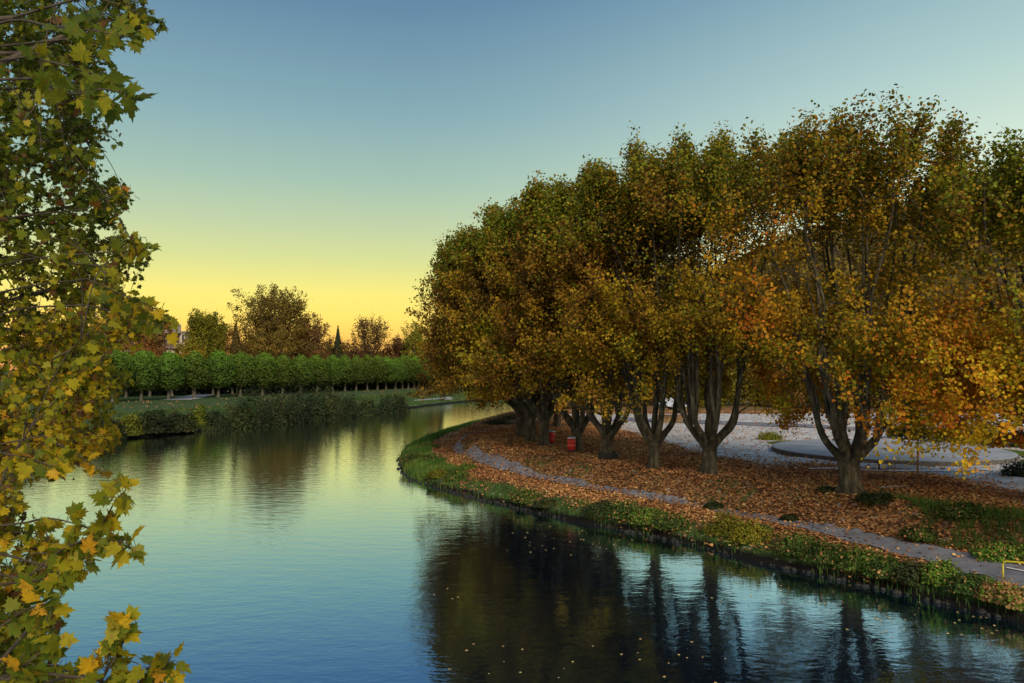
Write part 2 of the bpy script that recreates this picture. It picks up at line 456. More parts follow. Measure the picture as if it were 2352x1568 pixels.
def litter_mask(P):
    d = river_sd(P); n = vnoise(P, 1.6, 11); x, y = P[:, 0], P[:, 1]
    m = np.clip((n - .25) * 3 + .4, 0, 1)
    edge = np.interp(d, [0.2, 1.4, 2.2], [.15, .45, 1.0]); m = np.maximum(m, .6 * (d > 2)) * edge
    # green grass on the inner slope at the right and on the river tip
    right = np.clip((x - 16.5) / 4, 0, 1) * np.clip((d - 3.4) / .8, 0, 1) * np.clip((8.0 - d) / 1.5, 0, 1) * np.clip((39 - y) / 4, 0, 1)
    tip = np.clip((y - 56) / 4, 0, 1) * np.clip((3.4 - d) / 1.2, 0, 1)
    m = m * (1 - .6 * right) * (1 - .85 * tip)
    return np.where(is_far(P), .04 + .10 * (n > .7), m)


LM = litter_mask(PP); GM = gravel_mask(PP)


def ground_material():
    m, nt, b = new_mat('ground'); L = nt.links; N = nt.nodes
    tcn = N.new('ShaderNodeTexCoord')
    def noise(sc, det=6):
        n = N.new('ShaderNodeTexNoise'); n.inputs['Scale'].default_value = sc; n.inputs['Detail'].default_value = det
        L.new(tcn.outputs['Object'], n.inputs['Vector']); return n.outputs['Fac']
    vor = N.new('ShaderNodeTexVoronoi'); vor.inputs['Scale'].default_value = 9; L.new(tcn.outputs['Object'], vor.inputs['Vector'])
    sepc = N.new('ShaderNodeSeparateColor'); L.new(vor.outputs['Color'], sepc.inputs[0])
    lit = add_ramp(nt, [(0, (.05, .028, .016)), (.35, (.13, .065, .03)), (.7, (.25, .125, .05)), (1, (.36, .21, .075))], sepc.outputs[0])
    gr = add_ramp(nt, [(.3, (.022, .04, .010)), (.6, (.05, .09, .018)), (.8, (.09, .12, .03))], noise(2.2))
    gv = add_ramp(nt, [(.3, (.33, .315, .295)), (.5, (.46, .45, .435)), (.72, (.6, .59, .58))], noise(1.1, 9))
    a1 = N.new('ShaderNodeAttribute'); a1.attribute_name = 'litter'
    a2 = N.new('ShaderNodeAttribute'); a2.attribute_name = 'gravel'
    def thr(fac, nzs, w=.35):
        n = noise(nzs, 8)
        ad = N.new('ShaderNodeMath'); ad.operation = 'SUBTRACT'; L.new(fac, ad.inputs[0])
        sc = N.new('ShaderNodeMapRange'); sc.inputs['From Min'].default_value = .3; sc.inputs['From Max'].default_value = .7
        L.new(n, sc.inputs['Value']); L.new(sc.outputs[0], ad.inputs[1])
        mr = N.new('ShaderNodeMapRange'); mr.inputs['From Min'].default_value = -w / 2; mr.inputs['From Max'].default_value = w / 2
        L.new(ad.outputs[0], mr.inputs['Value']); return mr.outputs[0]
    m1 = N.new('ShaderNodeMix'); m1.data_type = 'RGBA'; L.new(thr(a1.outputs['Fac'], 3.0), m1.inputs[0])
    L.new(gr.outputs[0], m1.inputs[6]); L.new(lit.outputs[0], m1.inputs[7])
    m2 = N.new('ShaderNodeMix'); m2.data_type = 'RGBA'; L.new(thr(a2.outputs['Fac'], 4.0, .5), m2.inputs[0])
    L.new(m1.outputs[2], m2.inputs[6]); L.new(gv.outputs[0], m2.inputs[7])
    geo = N.new('ShaderNodeNewGeometry'); sz = N.new('ShaderNodeSeparateXYZ'); L.new(geo.outputs['Position'], sz.inputs[0])
    wet_shade = N.new('ShaderNodeMapRange'); wet_shade.inputs['From Min'].default_value = .36; wet_shade.inputs['From Max'].default_value = .2
    L.new(sz.outputs['Z'], wet_shade.inputs['Value'])
    m3 = N.new('ShaderNodeMix'); m3.data_type = 'RGBA'; L.new(wet_shade.outputs[0], m3.inputs[0]); L.new(m2.outputs[2], m3.inputs[6]); m3.inputs[7].default_value = (.007, .006, .005, 1)  # bank foot: wet soil, painted near black for the shade of the undercut
    L.new(m3.outputs[2], b.inputs['Base Color']); b.inputs['Roughness'].default_value = .95; b.inputs['Specular IOR Level'].default_value = .15
    bp = N.new('ShaderNodeBump'); bp.inputs['Strength'].default_value = .6; bp.inputs['Distance'].default_value = .06
    L.new(noise(9, 8), bp.inputs['Height']); L.new(bp.outputs[0], b.inputs['Normal'])
    return m


tag(mesh_np('ground', np.column_stack([PP, H]), GF, ground_material(), attrs={'litter': ('POINT', LM), 'gravel': ('POINT', GM)}, smooth=True), kind='structure',
    label='river banks and park ground under leaf litter, gravel and grass', cat='ground')


def grid_height(P):
    ix = np.clip(np.searchsorted(xs, P[:, 0]) - 1, 0, nx - 2); iy = np.clip(np.searchsorted(ys, P[:, 1]) - 1, 0, ny - 2)
    u = (P[:, 0] - xs[ix]) / (xs[ix + 1] - xs[ix]); v = (P[:, 1] - ys[iy]) / (ys[iy + 1] - ys[iy]); h = H.reshape(ny, nx)
    a, b, c, d = h[iy, ix], h[iy, ix + 1], h[iy + 1, ix], h[iy + 1, ix + 1]
    bil = a * (1 - u) * (1 - v) + b * u * (1 - v) + c * (1 - u) * v + d * u * v
    t1 = np.where(u > v, a + u * (b - a) + v * (d - b), a + v * (c - a) + u * (d - c)); t2 = np.where(u + v < 1, a + u * (b - a) + v * (c - a), d + (1 - u) * (c - d) + (1 - v) * (b - d))
    return np.maximum(bil, np.maximum(t1, t2))


def water_material():
    m, nt, b = new_mat('river water'); L = nt.links; N = nt.nodes
    N.remove(b)
    tcn = N.new('ShaderNodeTexCoord')
    def noise(scale, det, sx=1, sy=1, rz=0, rough=.5):
        mp = N.new('ShaderNodeMapping'); mp.inputs['Scale'].default_value = (sx, sy, 1); mp.inputs['Rotation'].default_value = (0, 0, rz)
        L.new(tcn.outputs['Object'], mp.inputs['Vector'])
        n = N.new('ShaderNodeTexNoise'); n.inputs['Scale'].default_value = scale; n.inputs['Detail'].default_value = det; n.inputs['Roughness'].default_value = rough
        L.new(mp.outputs[0], n.inputs['Vector']); return n.outputs['Fac']
    def bump(h, s, d, prev=None):
        bp = N.new('ShaderNodeBump'); bp.inputs['Strength'].default_value = s; bp.inputs['Distance'].default_value = d
        L.new(h, bp.inputs['Height'])
        if prev is not None: L.new(prev, bp.inputs['Normal'])
        return bp.outputs[0]
    # calm patches: ripple strength varies slowly over the river
    nb = bump(noise(1.5, 3, .55, 1.0, R(12)), 1.0, .013)
    nb = bump(noise(5.0, 3, .6, 1.0, R(-8)), 1.0, .0055, nb)
    gl = N.new('ShaderNodeBsdfAnisotropic') if hasattr(bpy.types, 'ShaderNodeBsdfAnisotropic') else N.new('ShaderNodeBsdfGlossy')
    gl.inputs['Roughness'].default_value = .04
    df = N.new('ShaderNodeBsdfDiffuse'); df.inputs['Color'].default_value = (.004, .009, .020, 1)
    lw = N.new('ShaderNodeLayerWeight'); lw.inputs['Blend'].default_value = .5
    mr = N.new('ShaderNodeMapRange'); mr.inputs['From Min'].default_value = .45; mr.inputs['From Max'].default_value = .95
    mr.inputs['To Min'].default_value = .34; mr.inputs['To Max'].default_value = .97
    L.new(lw.outputs['Facing'], mr.inputs['Value'])
    tint = add_ramp(nt, [(.62, (.36, .58, 1.0)), (.74, (.62, .86, 1.0)), (.86, (.92, 1.0, 1.0)), (.95, (1.0, 1.0, .95))], lw.outputs['Facing']); L.new(tint.outputs[0], gl.inputs['Color'])
    L.new(nb, gl.inputs['Normal'])
    mx = N.new('ShaderNodeMixShader'); L.new(mr.outputs[0], mx.inputs[0]); L.new(df.outputs[0], mx.inputs[1]); L.new(gl.outputs[0], mx.inputs[2])
    L.new(mx.outputs[0], N['Material Output'].inputs['Surface'])
    return m


wx = np.array([-400, -60, 0, 60, 400, 1300]); wy = np.array([-90, 0, 60, 150, 300, 600])
WX, WY = np.meshgrid(wx, wy); wi = (np.arange(5)[:, None] * 6 + np.arange(5)[None]).ravel()
tag(mesh_np('water', np.column_stack([WX.ravel(), WY.ravel(), np.zeros(36)]), np.stack([wi, wi + 1, wi + 7, wi + 6], 1), water_material()), kind='structure',
    label='calm river reflecting the evening sky', cat='river')


# ------------------------------------------------------------------ path along the bank
def smooth_line(pts, n=120):
    P = np.array(pts, float)
    for _ in range(3):
        Q = np.empty((2 * len(P) - 2, P.shape[1])); Q[0::2] = P[:-1] * .75 + P[1:] * .25; Q[1::2] = P[:-1] * .25 + P[1:] * .75
        P = np.vstack([P[:1], Q, P[-1:]])
    d = np.concatenate([[0], np.cumsum(np.hypot(*np.diff(P[:, :2], axis=0).T))]); t = np.linspace(0, d[-1], n)
    return np.column_stack([np.interp(t, d, P[:, k]) for k in range(P.shape[1])])


def ribbon(name, line, w, mat, lift=.03, cols=7, edge_noise=.0, **kw):
    T = np.gradient(line, axis=0); T /= np.linalg.norm(T, axis=1, keepdims=True); Nn = np.column_stack([T[:, 1], -T[:, 0]])
    V = []
    w = np.broadcast_to(w, (len(line),))
    for k in range(cols):
        u = k / (cols - 1) - .5
        e = 1 + (edge_noise * (vnoise(line, .7, 31 + (k == 0)) - .5) if k in (0, cols - 1) else 0)
        V.append(line + Nn * (u * w * e)[:, None])
    V = np.stack(V, 1).reshape(-1, 2)
    z = grid_height(V) + lift
    i = (np.arange(len(line) - 1)[:, None] * cols + np.arange(cols - 1)[None]).ravel()
    o = mesh_np(name, np.column_stack([V, z]), np.stack([i, i + cols, i + cols + 1, i + 1], 1), mat, smooth=True)
    return tag(o, **kw)


path_px = [(2700, 1400), (2352, 1322), (2200, 1288), (2060, 1253), (1900, 1218), (1750, 1188), (1600, 1163), (1450, 1136), (1300, 1110), (1180, 1085), (1090, 1058), (1050, 1038), (1046, 1018), (1078, 1000), (1130, 985), (1180, 970), (1215, 958)]
path_line = smooth_line([hit(*p)[:2] for p in path_px], 520)
ribbon('path', path_line, np.interp(path_line[:, 1], [25, 30, 36, 42, 50, 100], [2.3, 2.0, 1.25, .8, .62, .8]), M['asphalt'], .035, 9, .5, label='narrow grey asphalt path following the river bank', cat='path', kind='structure')
pl = path_line[:40]
T_ = np.gradient(pl, axis=0); T_ /= np.linalg.norm(T_, axis=1, keepdims=True); off = np.column_stack([T_[:, 1], -T_[:, 0]])

# ------------------------------------------------------------------ trees
def catmull(ctrl, n):
    P = np.array(ctrl, float); P = np.vstack([2 * P[0] - P[1], P, 2 * P[-1] - P[-2]])
    out = []
    segs = len(P) - 3; t_all = np.linspace(0, segs - 1e-6, n)
    for t in t_all:
        i = int(t); u = t - i; a, b, c, d = P[i:i + 4]
        out.append(.5 * ((2 * b) + (-a + c) * u + (2 * a - 5 * b + 4 * c - d) * u * u + (-a + 3 * b - 3 * c + d) * u ** 3))
    return np.array(out)


def trunk_raw(r0, h, rng, flare=1.6, top=1.35, n=20, m=16):
    """grooved, flared trunk with a swollen pollard head"""
    ph = rng.uniform(0, 6.28, 4); V = []
    for j in range(m):
        t = j / (m - 1); z = -.25 + t * (h + .25)
        r = r0 * (1 + (flare - 1) * math.exp(-max(z, 0) / .35) + (top - 1) * max(0, (t - .62) / .38) ** 1.6)
        for i in range(n):
            a = 2 * math.pi * i / n
            g = 1 + .07 * math.sin(3 * a + ph[0] + t) + .06 * math.sin(5 * a + ph[1] - 2 * t) + .05 * math.sin(8 * a + ph[2]) + .10 * math.exp(-max(z, 0) / .4) * math.sin(5 * a + ph[3])
            g += .03 * rng.normal()
            V.append((r * g * math.cos(a) + .06 * math.sin(t * 3 + ph[0]), r * g * math.sin(a) + .06 * math.sin(t * 2.5 + ph[1]), z))
    V.append((0, 0, h + r0 * .35)); V = np.array(V)
    i = np.arange(m - 1)[:, None] * n; j = np.arange(n)[None]; k = (j + 1) % n
    F = np.stack([i + j, i + k, i + n + k, i + n + j], -1).reshape(-1, 4)
    j = np.arange(n); top_ = (m - 1) * n
    F2 = np.stack([top_ + j, top_ + (j + 1) % n, np.full(n, m * n), np.full(n, m * n)], -1)
    F2[:, 3] = F2[:, 2]
    return V[:-1], F


def make_tree(name, base, H, RAD, seed, bark, leafm, label, cat, group=None, h0=2.6, r0=.42, nl=7, ncl=320, per=60, lsize=.22, sig=.5,
              tone=(.5, .25), floor=3.0, skirt=.22, lean=(0, 0), split=True, limb_r=.2, lobe_rad=.45, open_low=True, tone_fn=None, topo='vase', tubes_n=6,
              drop=0.0, open_front=False, skirt_side=0, spread=1.0, top_jit=1.0, inner=.3, shell=3.5):
    rng = np.random.default_rng(seed)
    root = empty(name, base); tag(root, label, cat, group)
    T = Tubes(); v, f = trunk_raw(r0, h0, rng); T.addraw(v, f)
    nodes = []; noder = []; lobes = []; camd = -np.array(base[:2]) / np.hypot(*base[:2])
    a0 = rng.uniform(0, 6.28)
    for k in range(nl):
        a = a0 + 2 * math.pi * k / nl + rng.normal() * .16
        central = (k == nl - 1 and nl > 4)
        rr = (.12 if central else 1.0) * rng.uniform(.85, 1.15) * spread
        ca, sa = math.cos(a), math.sin(a)
        hh = H * rng.uniform(.86, .97) if not central else H * .95
        s = RAD / 7.5
        def P(r, z, wob=.12):
            fz = max(0, (z - h0)) / H
            return [ca * r * rr * s + lean[0] * fz + rng.normal() * wob, sa * r * rr * s + lean[1] * fz + rng.normal() * wob, z]
        if topo == 'vase':
            ctrl = [[ca * .12, sa * .12, h0 - .45], P(.85, h0 + .12, .05), P(1.55, h0 + .9, .06), P(1.9, h0 + 2.2), P(2.3, h0 + 4.2, .2), P(3.1, h0 + (hh - h0) * .5, .3), P(3.9, h0 + (hh - h0) * .75, .35), P(4.5, hh * .95, .4)]
        else:
            ctrl = [[ca * .1, sa * .1, h0 - .4], P(1.0, h0 + 1.2, .1), P(2.3, h0 + (hh - h0) * .3, .2), P(3.4, h0 + (hh - h0) * .55, .3), P(4.4, h0 + (hh - h0) * .8, .3)]
        path = catmull(ctrl, 22); L_ = len(path)
        rad = limb_r * (1 - .86 * np.linspace(0, 1, L_) ** .8) * rng.uniform(.85, 1.15); rad[:3] *= np.array([1.5, 1.25, 1.1])
        T.add(path, rad, 8)
        nodes += list(path[4:]); noder += list(rad[4:])
        lobes.append((path[-1] * [1, 1, 0] + [0, 0, H * rng.uniform(.60, .66) * (1 if topo == 'vase' else .95)], np.array([RAD * lobe_rad, RAD * lobe_rad, H * .34]) * rng.uniform(.85, 1.12, 3) * [1, 1, 1]))
        lobes[-1] = (lobes[-1][0], np.array([lobes[-1][1][0], lobes[-1][1][1], (hh * 1.03 - lobes[-1][0][2])]))
        if split:
            for q in range(2):
                i0 = rng.integers(5, 10); p = path[i0]; a2 = a + rng.choice([-1, 1]) * rng.uniform(.25, .6)
                c2, s2 = math.cos(a2), math.sin(a2); hh2 = hh * rng.uniform(.7, .95)
                ctrl = [p]
                for u, rr2 in ((.18, .35), (.45, .75), (.75, 1.25), (1.0, 1.7)):
                    ctrl.append([p[0] + c2 * rr2 * s * rng.uniform(.8, 1.3) + lean[0] * u * .4 + rng.normal() * .15, p[1] + s2 * rr2 * s * rng.uniform(.8, 1.3) + lean[1] * u * .4 + rng.normal() * .15, p[2] + (hh2 - p[2]) * u])
                pa = catmull(ctrl, 16); ra = rad[i0] * .75 * (1 - .85 * np.linspace(0, 1, 16))
                T.add(pa, ra, 6); nodes += list(pa[1:]); noder += list(ra[1:])
    if topo == 'vase':      # fill between neighbouring limbs so that the crown reads as one dome
        nb_ = len(lobes)
        for k in range(nb_):
            c1, r1 = lobes[k]; c2, r2 = lobes[(k + 1) % nb_]; c = (c1 + c2) / 2; c[:2] = c[:2] * rng.uniform(.95, 1.1)
            lobes.append((c, np.array([r1[0] * .95, r1[1] * .95, min(r1[2], r2[2]) * rng.uniform(.86, .98)])))
    # cluster centres spread through the crown's lobes, most of them near the outside
    C = []
    nlob = len(lobes); tries = 0
    while len(C) < ncl * (1 - skirt) and tries < ncl * 60:
        tries += 1
        c, r = lobes[rng.integers(nlob)]
        d = rng.normal(size=3); d /= np.linalg.norm(d); d *= rng.uniform(0, 1) ** (1 / shell)
        p = c + d * r
        if p[2] < floor: continue
        rho = math.hypot(p[0] - lean[0] * p[2] / H, p[1] - lean[1] * p[2] / H)
        if open_low and p[2] < H * .40 and rho < RAD * .62 and rng.random() > .12: continue
        if open_low and not open_front and p[2] < H * .36 and (p[0] * camd[0] + p[1] * camd[1]) > -.2 * rho and rng.random() > .25: continue
        if drop and rng.random() < drop * math.exp(-((p[2] / H - .64) / .16) ** 2) * (1.0 if vnoise([p + np.array(base)], 2.6, 55)[0] > .42 else .45): continue
        deep = sum(np.sum(((p - c2) / r2) ** 2) < .55 for c2, r2 in lobes)
        if deep >= 2 and rng.random() > inner: continue
        C.append(p)
    ns = int(ncl * skirt); g = 0
    while g < ns:
        a = rng.uniform(0, 6.28); r = RAD * rng.uniform(.62, 1.05); z = rng.uniform(floor * .85, H * .45)
        g += 1
        if skirt_side and math.cos(a) * skirt_side < -.45: continue
        if open_low and (math.cos(a) * camd[0] + math.sin(a) * camd[1]) > .35 and z < 6 and not open_front and rng.random() > (.55 if skirt > .3 else .3): continue
        C.append(np.array([math.cos(a) * r + lean[0] * .35, math.sin(a) * r + lean[1] * .35, z]))
    if topo == 'vase':   # upright sprouts standing out of the crown's top
        for c, r in lobes:
            for _ in range(4):
                a = rng.uniform(0, 6.28); q = rng.uniform(0, .75); zt = c[2] + r[2] * math.sqrt(1 - q * q)
                for u in (0, .4, .8, 1.15):
                    C.append(np.array([c[0] + math.cos(a) * r[0] * q, c[1] + math.sin(a) * r[1] * q, zt - .5 + u * rng.uniform(.7, 1.1)]) + rng.normal(size=3) * .12)
    C = np.array(C)
    # twigs joining each cluster to the nearest limb
    order = np.argsort(np.hypot(C[:, 0], C[:, 1]))
    Nn = np.array(nodes); Rr = np.array(noder)
    ordC = C[order]
    for p in ordC:
        d = Nn - p; dist = np.linalg.norm(d, axis=1) + 1.2 * np.maximum(0, d[:, 2] + .2 * np.hypot(d[:, 0], d[:, 1]))
        i = int(np.argmin(dist)); q = Nn[i]; ln = np.linalg.norm(p - q)
        mid = q + (p - q) * .5 + np.array([0, 0, .12 * ln]) + rng.normal(size=3) * .07 * ln
        if p[2] < q[2]: mid[2] += .15 * ln
        pth = catmull([q, mid, p], 6 if ln > 1.2 else 4); r_a = min(Rr[i] * .7, .018 + .017 * ln); r_b = .010
        rr_ = np.linspace(r_a, r_b, len(pth)); T.add(pth, rr_, 4 if tubes_n < 6 else 5)
        Nn = np.vstack([Nn, pth[2:]]); Rr = np.concatenate([Rr, rr_[2:]])
        for _ in range(2):   # bare side shoots
            e = p + rng.normal(size=3) * .45 + [0, 0, .15]; T.add(np.array([pth[-2], (pth[-2] + e) / 2 + rng.normal(size=3) * .05, e]), [.012, .009, .005], 3)
    T.build('trunk', bark, root)
    # leaves
    n = len(C) * per; idx = np.repeat(np.arange(len(C)), per)
    if drop > .5:      # thin, airy upper middle of the crown
        hr_ = C[idx, 2] / H; thin = np.exp(-((hr_ - .66) / .17) ** 2) * np.clip((vnoise(C[idx] + np.array(base), 1.9, 57) - .18) * 2.3, 0, .88)
        idx = idx[rng.random(n) > thin * drop]; n = len(idx)
    cs = rng.uniform(.6, 1.35, len(C))[idx]
    cdir = C - np.array([lean[0] * .5, lean[1] * .5, H * .42]); cdir[:, 2] = np.abs(cdir[:, 2]) * .5 + (H * .22 if topo == 'vase' else H * .08)
    cdir += rng.normal(size=cdir.shape) * 1.2; low = C[:, 2] < H * .3; cdir[low, 2] *= -.5; cdir /= np.linalg.norm(cdir, axis=1, keepdims=True)
    al = rng.uniform(-1.5, 1.0, n) * cs * (sig / .42)
    pos = C[idx] + cdir[idx] * al[:, None] * .75 + rng.normal(size=(n, 3)) * sig * .62 * cs[:, None] * (1 - .25 * al)[:, None]
    out = pos - np.array([lean[0] * .5, lean[1] * .5, H * .5]); out[:, 2] *= .6; out /= np.linalg.norm(out, axis=1, keepdims=True)
    nrm = rng.normal(size=(n, 3)) * .75 + out * .55 + [0, 0, .45]
    W = pos + np.array(base)
    if tone_fn is not None: tn = tone_fn(W, pos[:, 2] / H, rng)
    else: tn = tone[0] + tone[1] * (vnoise(W, 2.6, seed) - .5) * 2 + .10 * rng.normal(size=n)
    leaves_mesh('crown', pos, nrm, lsize * rng.uniform(.7, 1.3, n), tn, leafm, rng, root)
    return root


GB = 2.2
def plane_tone(bias, warm):
    def fn(W, hrel, rng):
        n1 = vnoise(W, 3.2, 41); n2 = vnoise(W, 1.1, 42); n3 = vnoise(W, 2.4, 43)
        t = .43 + bias + (n1 - .5) * .42 + (n2 - .5) * .26 + .10 * rng.normal(size=len(W))
        t = np.clip(t + warm * np.clip(.62 - hrel, 0, 1), .22, .95)
        t = np.where((n3 > .66) & (rng.random(len(W)) < .6), .13 + .05 * rng.normal(size=len(W)), t)      # boughs still green
        g = np.clip((hrel - .66) / .22, 0, 1) * (.8 + .9 * (n1 - .5)); t = np.where(rng.random(len(W)) < g, .10 + .07 * rng.normal(size=len(W)), t)   # tops stay green
        return t
    return fn


river_trees = [  # x, y, H, radius, seed, lean, bias, warm, nl, r0, label
    (23.4, 32.5, 14.9, 7.8, 11, (-.8, 0), .12, .55, 8, .45, 'plane tree cut by the right picture edge, low golden boughs over the pale path'),
    (15.75, 37.7, 17.1, 7.0, 12, (0, 0), .22, .50, 8, .45, 'golden plane tree with the widest forked trunk, standing before the round platform'),
    (10.9, 44.6, 18.5, 6.6, 13, (0, 0), .06, .30, 8, .36, 'tall plane tree with a broad cup of upright limbs, just left of the widest trunk'),
    (8.35, 47.4, 17.9, 5.4, 14, (0, 0), .02, .25, 6, .27, 'slender plane tree forking low into a V, right of the mossy trunk'),
    (6.2, 52.0, 17.7, 6.0, 15, (-.3, 0), -.02, .2, 7, .30, 'plane tree with a pale mossy trunk standing in a black collar'),
    (4.6, 56.6, 18.3, 6.2, 16, (-.6, 0), -.03, .12, 7, .31, 'dark plane tree beside the bright red barrel bin'),
    (2.42, 60.3, 18.3, 6.2, 17, (-.6, 0), -.08, .12, 7, .31, 'dark plane tree with the dim red barrel at its foot'),
    (1.55, 64.2, 17.8, 6.4, 18, (-1.0, 0), -.12, .1, 7, .33, 'shaded plane tree right of the short black post, nearest of the close group'),
    (0.75, 68.5, 16.8, 7.2, 19, (-2.6, -1), -.12, .08, 8, .34, 'shaded plane tree whose low limb bends out over the water'),
    (0.9, 74.5, 14.6, 8.0, 20, (-3.4, 1), -.08, .08, 8, .34, 'brown plane tree farthest along the bend, its crown widest over the river'),
    (4.5, 80.0, 18.0, 7.0, 21, (0, 0), -.05, .1, 7, .33, 'plane tree behind the others at the bend, mostly hidden'),
]
for (x, y, Ht, Rd, sd_, ln, bias, warm, nl, r0, lab) in river_trees:
    near = y < 50
    make_tree('plane_tree', (x, y, hz(x, y)), Ht, Rd, sd_, M['bark_dark'], M['leaf_plane'], lab, 'tree', 'plane trees lining the near river bank', nl=nl, r0=r0,
              ncl=620 if y < 40 else 520 if near else 480, per=118 if near else 110, lsize=.125 if near else .16, tone_fn=plane_tone(bias, warm), lean=ln, floor=2.4 if y < 35 else 2.9 if y < 40 else 4.3 if y < 62 else 3.4,
              skirt=.34 if y < 40 else .10 if y < 60 else .20, open_front=y < 35, skirt_side=1 if 35 < y < 40 else 0, limb_r=.24, h0=2.0 if y < 60 else 2.6, sig=.42, drop=1.0 if y < 50 else .4)

# ------------------------------------------------------------------ pollarded planes on the far bank
PR = M['bark_far']
protos = []
def pollard(seed, label):
    rng = np.random.default_rng(seed); root = empty('pollarded_plane', (0, 0, 0))
    T = Tubes(); v, f = trunk_raw(.27, 2.3, rng, 1.35, 1.5); T.addraw(v, f)
    for k in range(7):
        a = k * .9 + rng.normal() * .2
        T.add(catmull([[0, 0, 2.1], [math.cos(a) * .8, math.sin(a) * .8, 2.9], [math.cos(a) * 1.5, math.sin(a) * 1.5, 4.6], [math.cos(a) * 1.4, math.sin(a) * 1.4, 7.3]], 8), np.linspace(.14, .02, 8), 5)
    T.build('trunk', PR, root)
    n = 5200; t = rng.uniform(0, 1, n) ** .9; z = 2.2 + t * 7.0
    prof = np.interp(z, [2.2, 3.2, 4.8, 6.5, 8.0, 9.2], [1.8, 3.2, 3.6, 3.25, 2.2, .5])
    a = rng.uniform(0, 6.28, n)
    lump = 1 + .16 * (vnoise(np.column_stack([np.cos(a) * 3, np.sin(a) * 3, z]), 1.2, seed) - .5) * 2
    r = prof * lump * rng.uniform(0, 1, n) ** .28
    pos = np.column_stack([np.cos(a) * r, np.sin(a) * r, z + rng.normal(size=n) * .15])
    up = rng.random(n) < .08; pos[up, 2] += rng.uniform(0, .8, up.sum())
    nrm = np.column_stack([np.cos(a), np.sin(a), np.full(n, .5)]) + rng.normal(size=(n, 3)) * .6
    tn = np.interp(z, [2, 5, 7.5, 9], [.30, .40, .62, .9]) + .12 * rng.normal(size=n) + (vnoise(pos, 1.0, 3) - .5) * .35  # highlight painted into the leaf colour: lighter green crown tops, darker below
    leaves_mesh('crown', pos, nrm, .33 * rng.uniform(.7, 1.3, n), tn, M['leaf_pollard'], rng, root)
    return root


px_tr = [262, 326, 388, 448, 503, 554, 604, 650, 692, 729, 765, 793, 819, 844, 867, 887, 908, 925, 938, 951, 962, 972]
words = ['first', 'second', 'third', 'fourth', 'fifth', 'sixth', 'seventh', 'eighth', 'ninth', 'tenth', 'eleventh', 'twelfth', 'thirteenth', 'fourteenth', 'fifteenth',
         'sixteenth', 'seventeenth', 'eighteenth', 'nineteenth', 'twentieth', 'twenty-first', 'twenty-second']
extra = {1: 'pollarded plane with the darkest trunk, leftmost one clear of the foreground leaves', 2: 'pollarded plane just left of the pale patch of path, with a thin patchy crown',
         3: 'pollarded plane just right of the pale patch of path', 0: 'pollarded plane mostly hidden behind the foreground leaves at the left end of the row'}
protos = None
rs = np.random.default_rng(5)
protos = []
for i, p in enumerate(px_tr):
    s = (p - 1176) / 1846.0; Y = 130.8 / (.4 - s) * (1 - PITCH * 0); X = s * Y
    lab = extra.get(i) or ('green pollarded plane, %s from the left in the front row on the far bank' % words[i])
    if len(protos) < 3:
        r_ = pollard(100 + i, lab); protos.append(r_); r_.location = (X, Y, hz(X, Y))
    else:
        r_ = copy_tree(protos[i % 3], (X, Y, hz(X, Y)))
    r_.rotation_euler.z = rs.uniform(0, 6.28); sc = rs.uniform(.94, 1.06); r_.scale = (sc * .98, sc * .98, rs.uniform(.96, 1.05))
    tag(r_, lab, 'tree', 'front row of pollarded planes on the far bank')
for i in range(24):
    t = i / 23; X = -86 + t * 62; Y = 158 + t * 116
    r_ = copy_tree(protos[i % 3], (X, Y, hz(X, Y)), rs.uniform(0, 6.28), (.97, .97, rs.uniform(.92, 1.0)))
    tag(r_, 'pollarded plane of the shaded back row, showing only in gaps between front row crowns', 'tree', 'back row of pollarded planes')

# ------------------------------------------------------------------ background trees on the left
def at_px(px, Y): return ((px - 1176) / 1846.0 * Y, Y)
def topH(py, Y, g=2.0): return CAM_H + (847 - py) / 1846.0 * Y - g

def bg(px, Y, pytop, halfw_px, seed, leafm, label, cat='tree', name='tree', **kw):
    x, y = at_px(px, Y); Hh = topH(pytop, Y); rad = halfw_px / 1846 * Y
    a = dict(ncl=150, per=40, lsize=.32, sig=.75, skirt=.12, h0=Hh * .2, r0=.45, nl=7, limb_r=.32, topo='oak', open_low=False, floor=Hh * .18, split=True, tone=(.5, .4), tubes_n=4)
    a.update(kw); a['per'] = int(a['per'] * 2.2); a['lsize'] = min(a['lsize'], .32)
    return make_tree(name, (x, y, 2.0), Hh, rad, seed, M['bark_dark'], leafm, label, cat, **a)


bg(622, 222, 641, 92, 31, M['leaf_oak'], 'huge round brown-leaved oak rising above the pollarded row', name='oak_tree', ncl=330, per=44, sig=1.0, lsize=.5, nl=9, limb_r=.45, r0=.9, lobe_rad=.40, inner=.35)
bg(718, 232, 712, 48, 32, M['leaf_rust'], 'half bare brown tree touching the right side of the huge oak', ncl=200, per=26, lsize=.42, tone=(.3, .25))
bg(468, 214, 706, 42, 33, M['leaf_yellow'], 'yellow-green tree with a cleft top, left of the huge oak', ncl=200, per=50, lobe_rad=.45, tone=(.35, .3))
bg(440, 205, 775, 34, 34, M['leaf_yellow'], 'low golden bushy tree beside the building, under the cleft green one', ncl=110, per=44, tone=(.7, .3))
bg(334, 205, 712, 50, 35, M['leaf_rust'], 'feathery orange tree left of the flat-roofed building', ncl=240, per=34, lsize=.4, sig=.9, tone=(.6, .3), lobe_rad=.45)
bg(850, 270, 718, 47, 36, M['leaf_rust'], 'nearly bare round tree with fine brown twigs, right of the small cypress', ncl=330, per=13, lsize=.42, sig=.8, tone=(.15, .15), nl=10, limb_r=.3)
bg(800, 275, 772, 22, 37, M['leaf_rust'], 'small bare brown bush tree at the left foot of the round bare tree', ncl=90, per=14, lsize=.4, tone=(.3, .2))
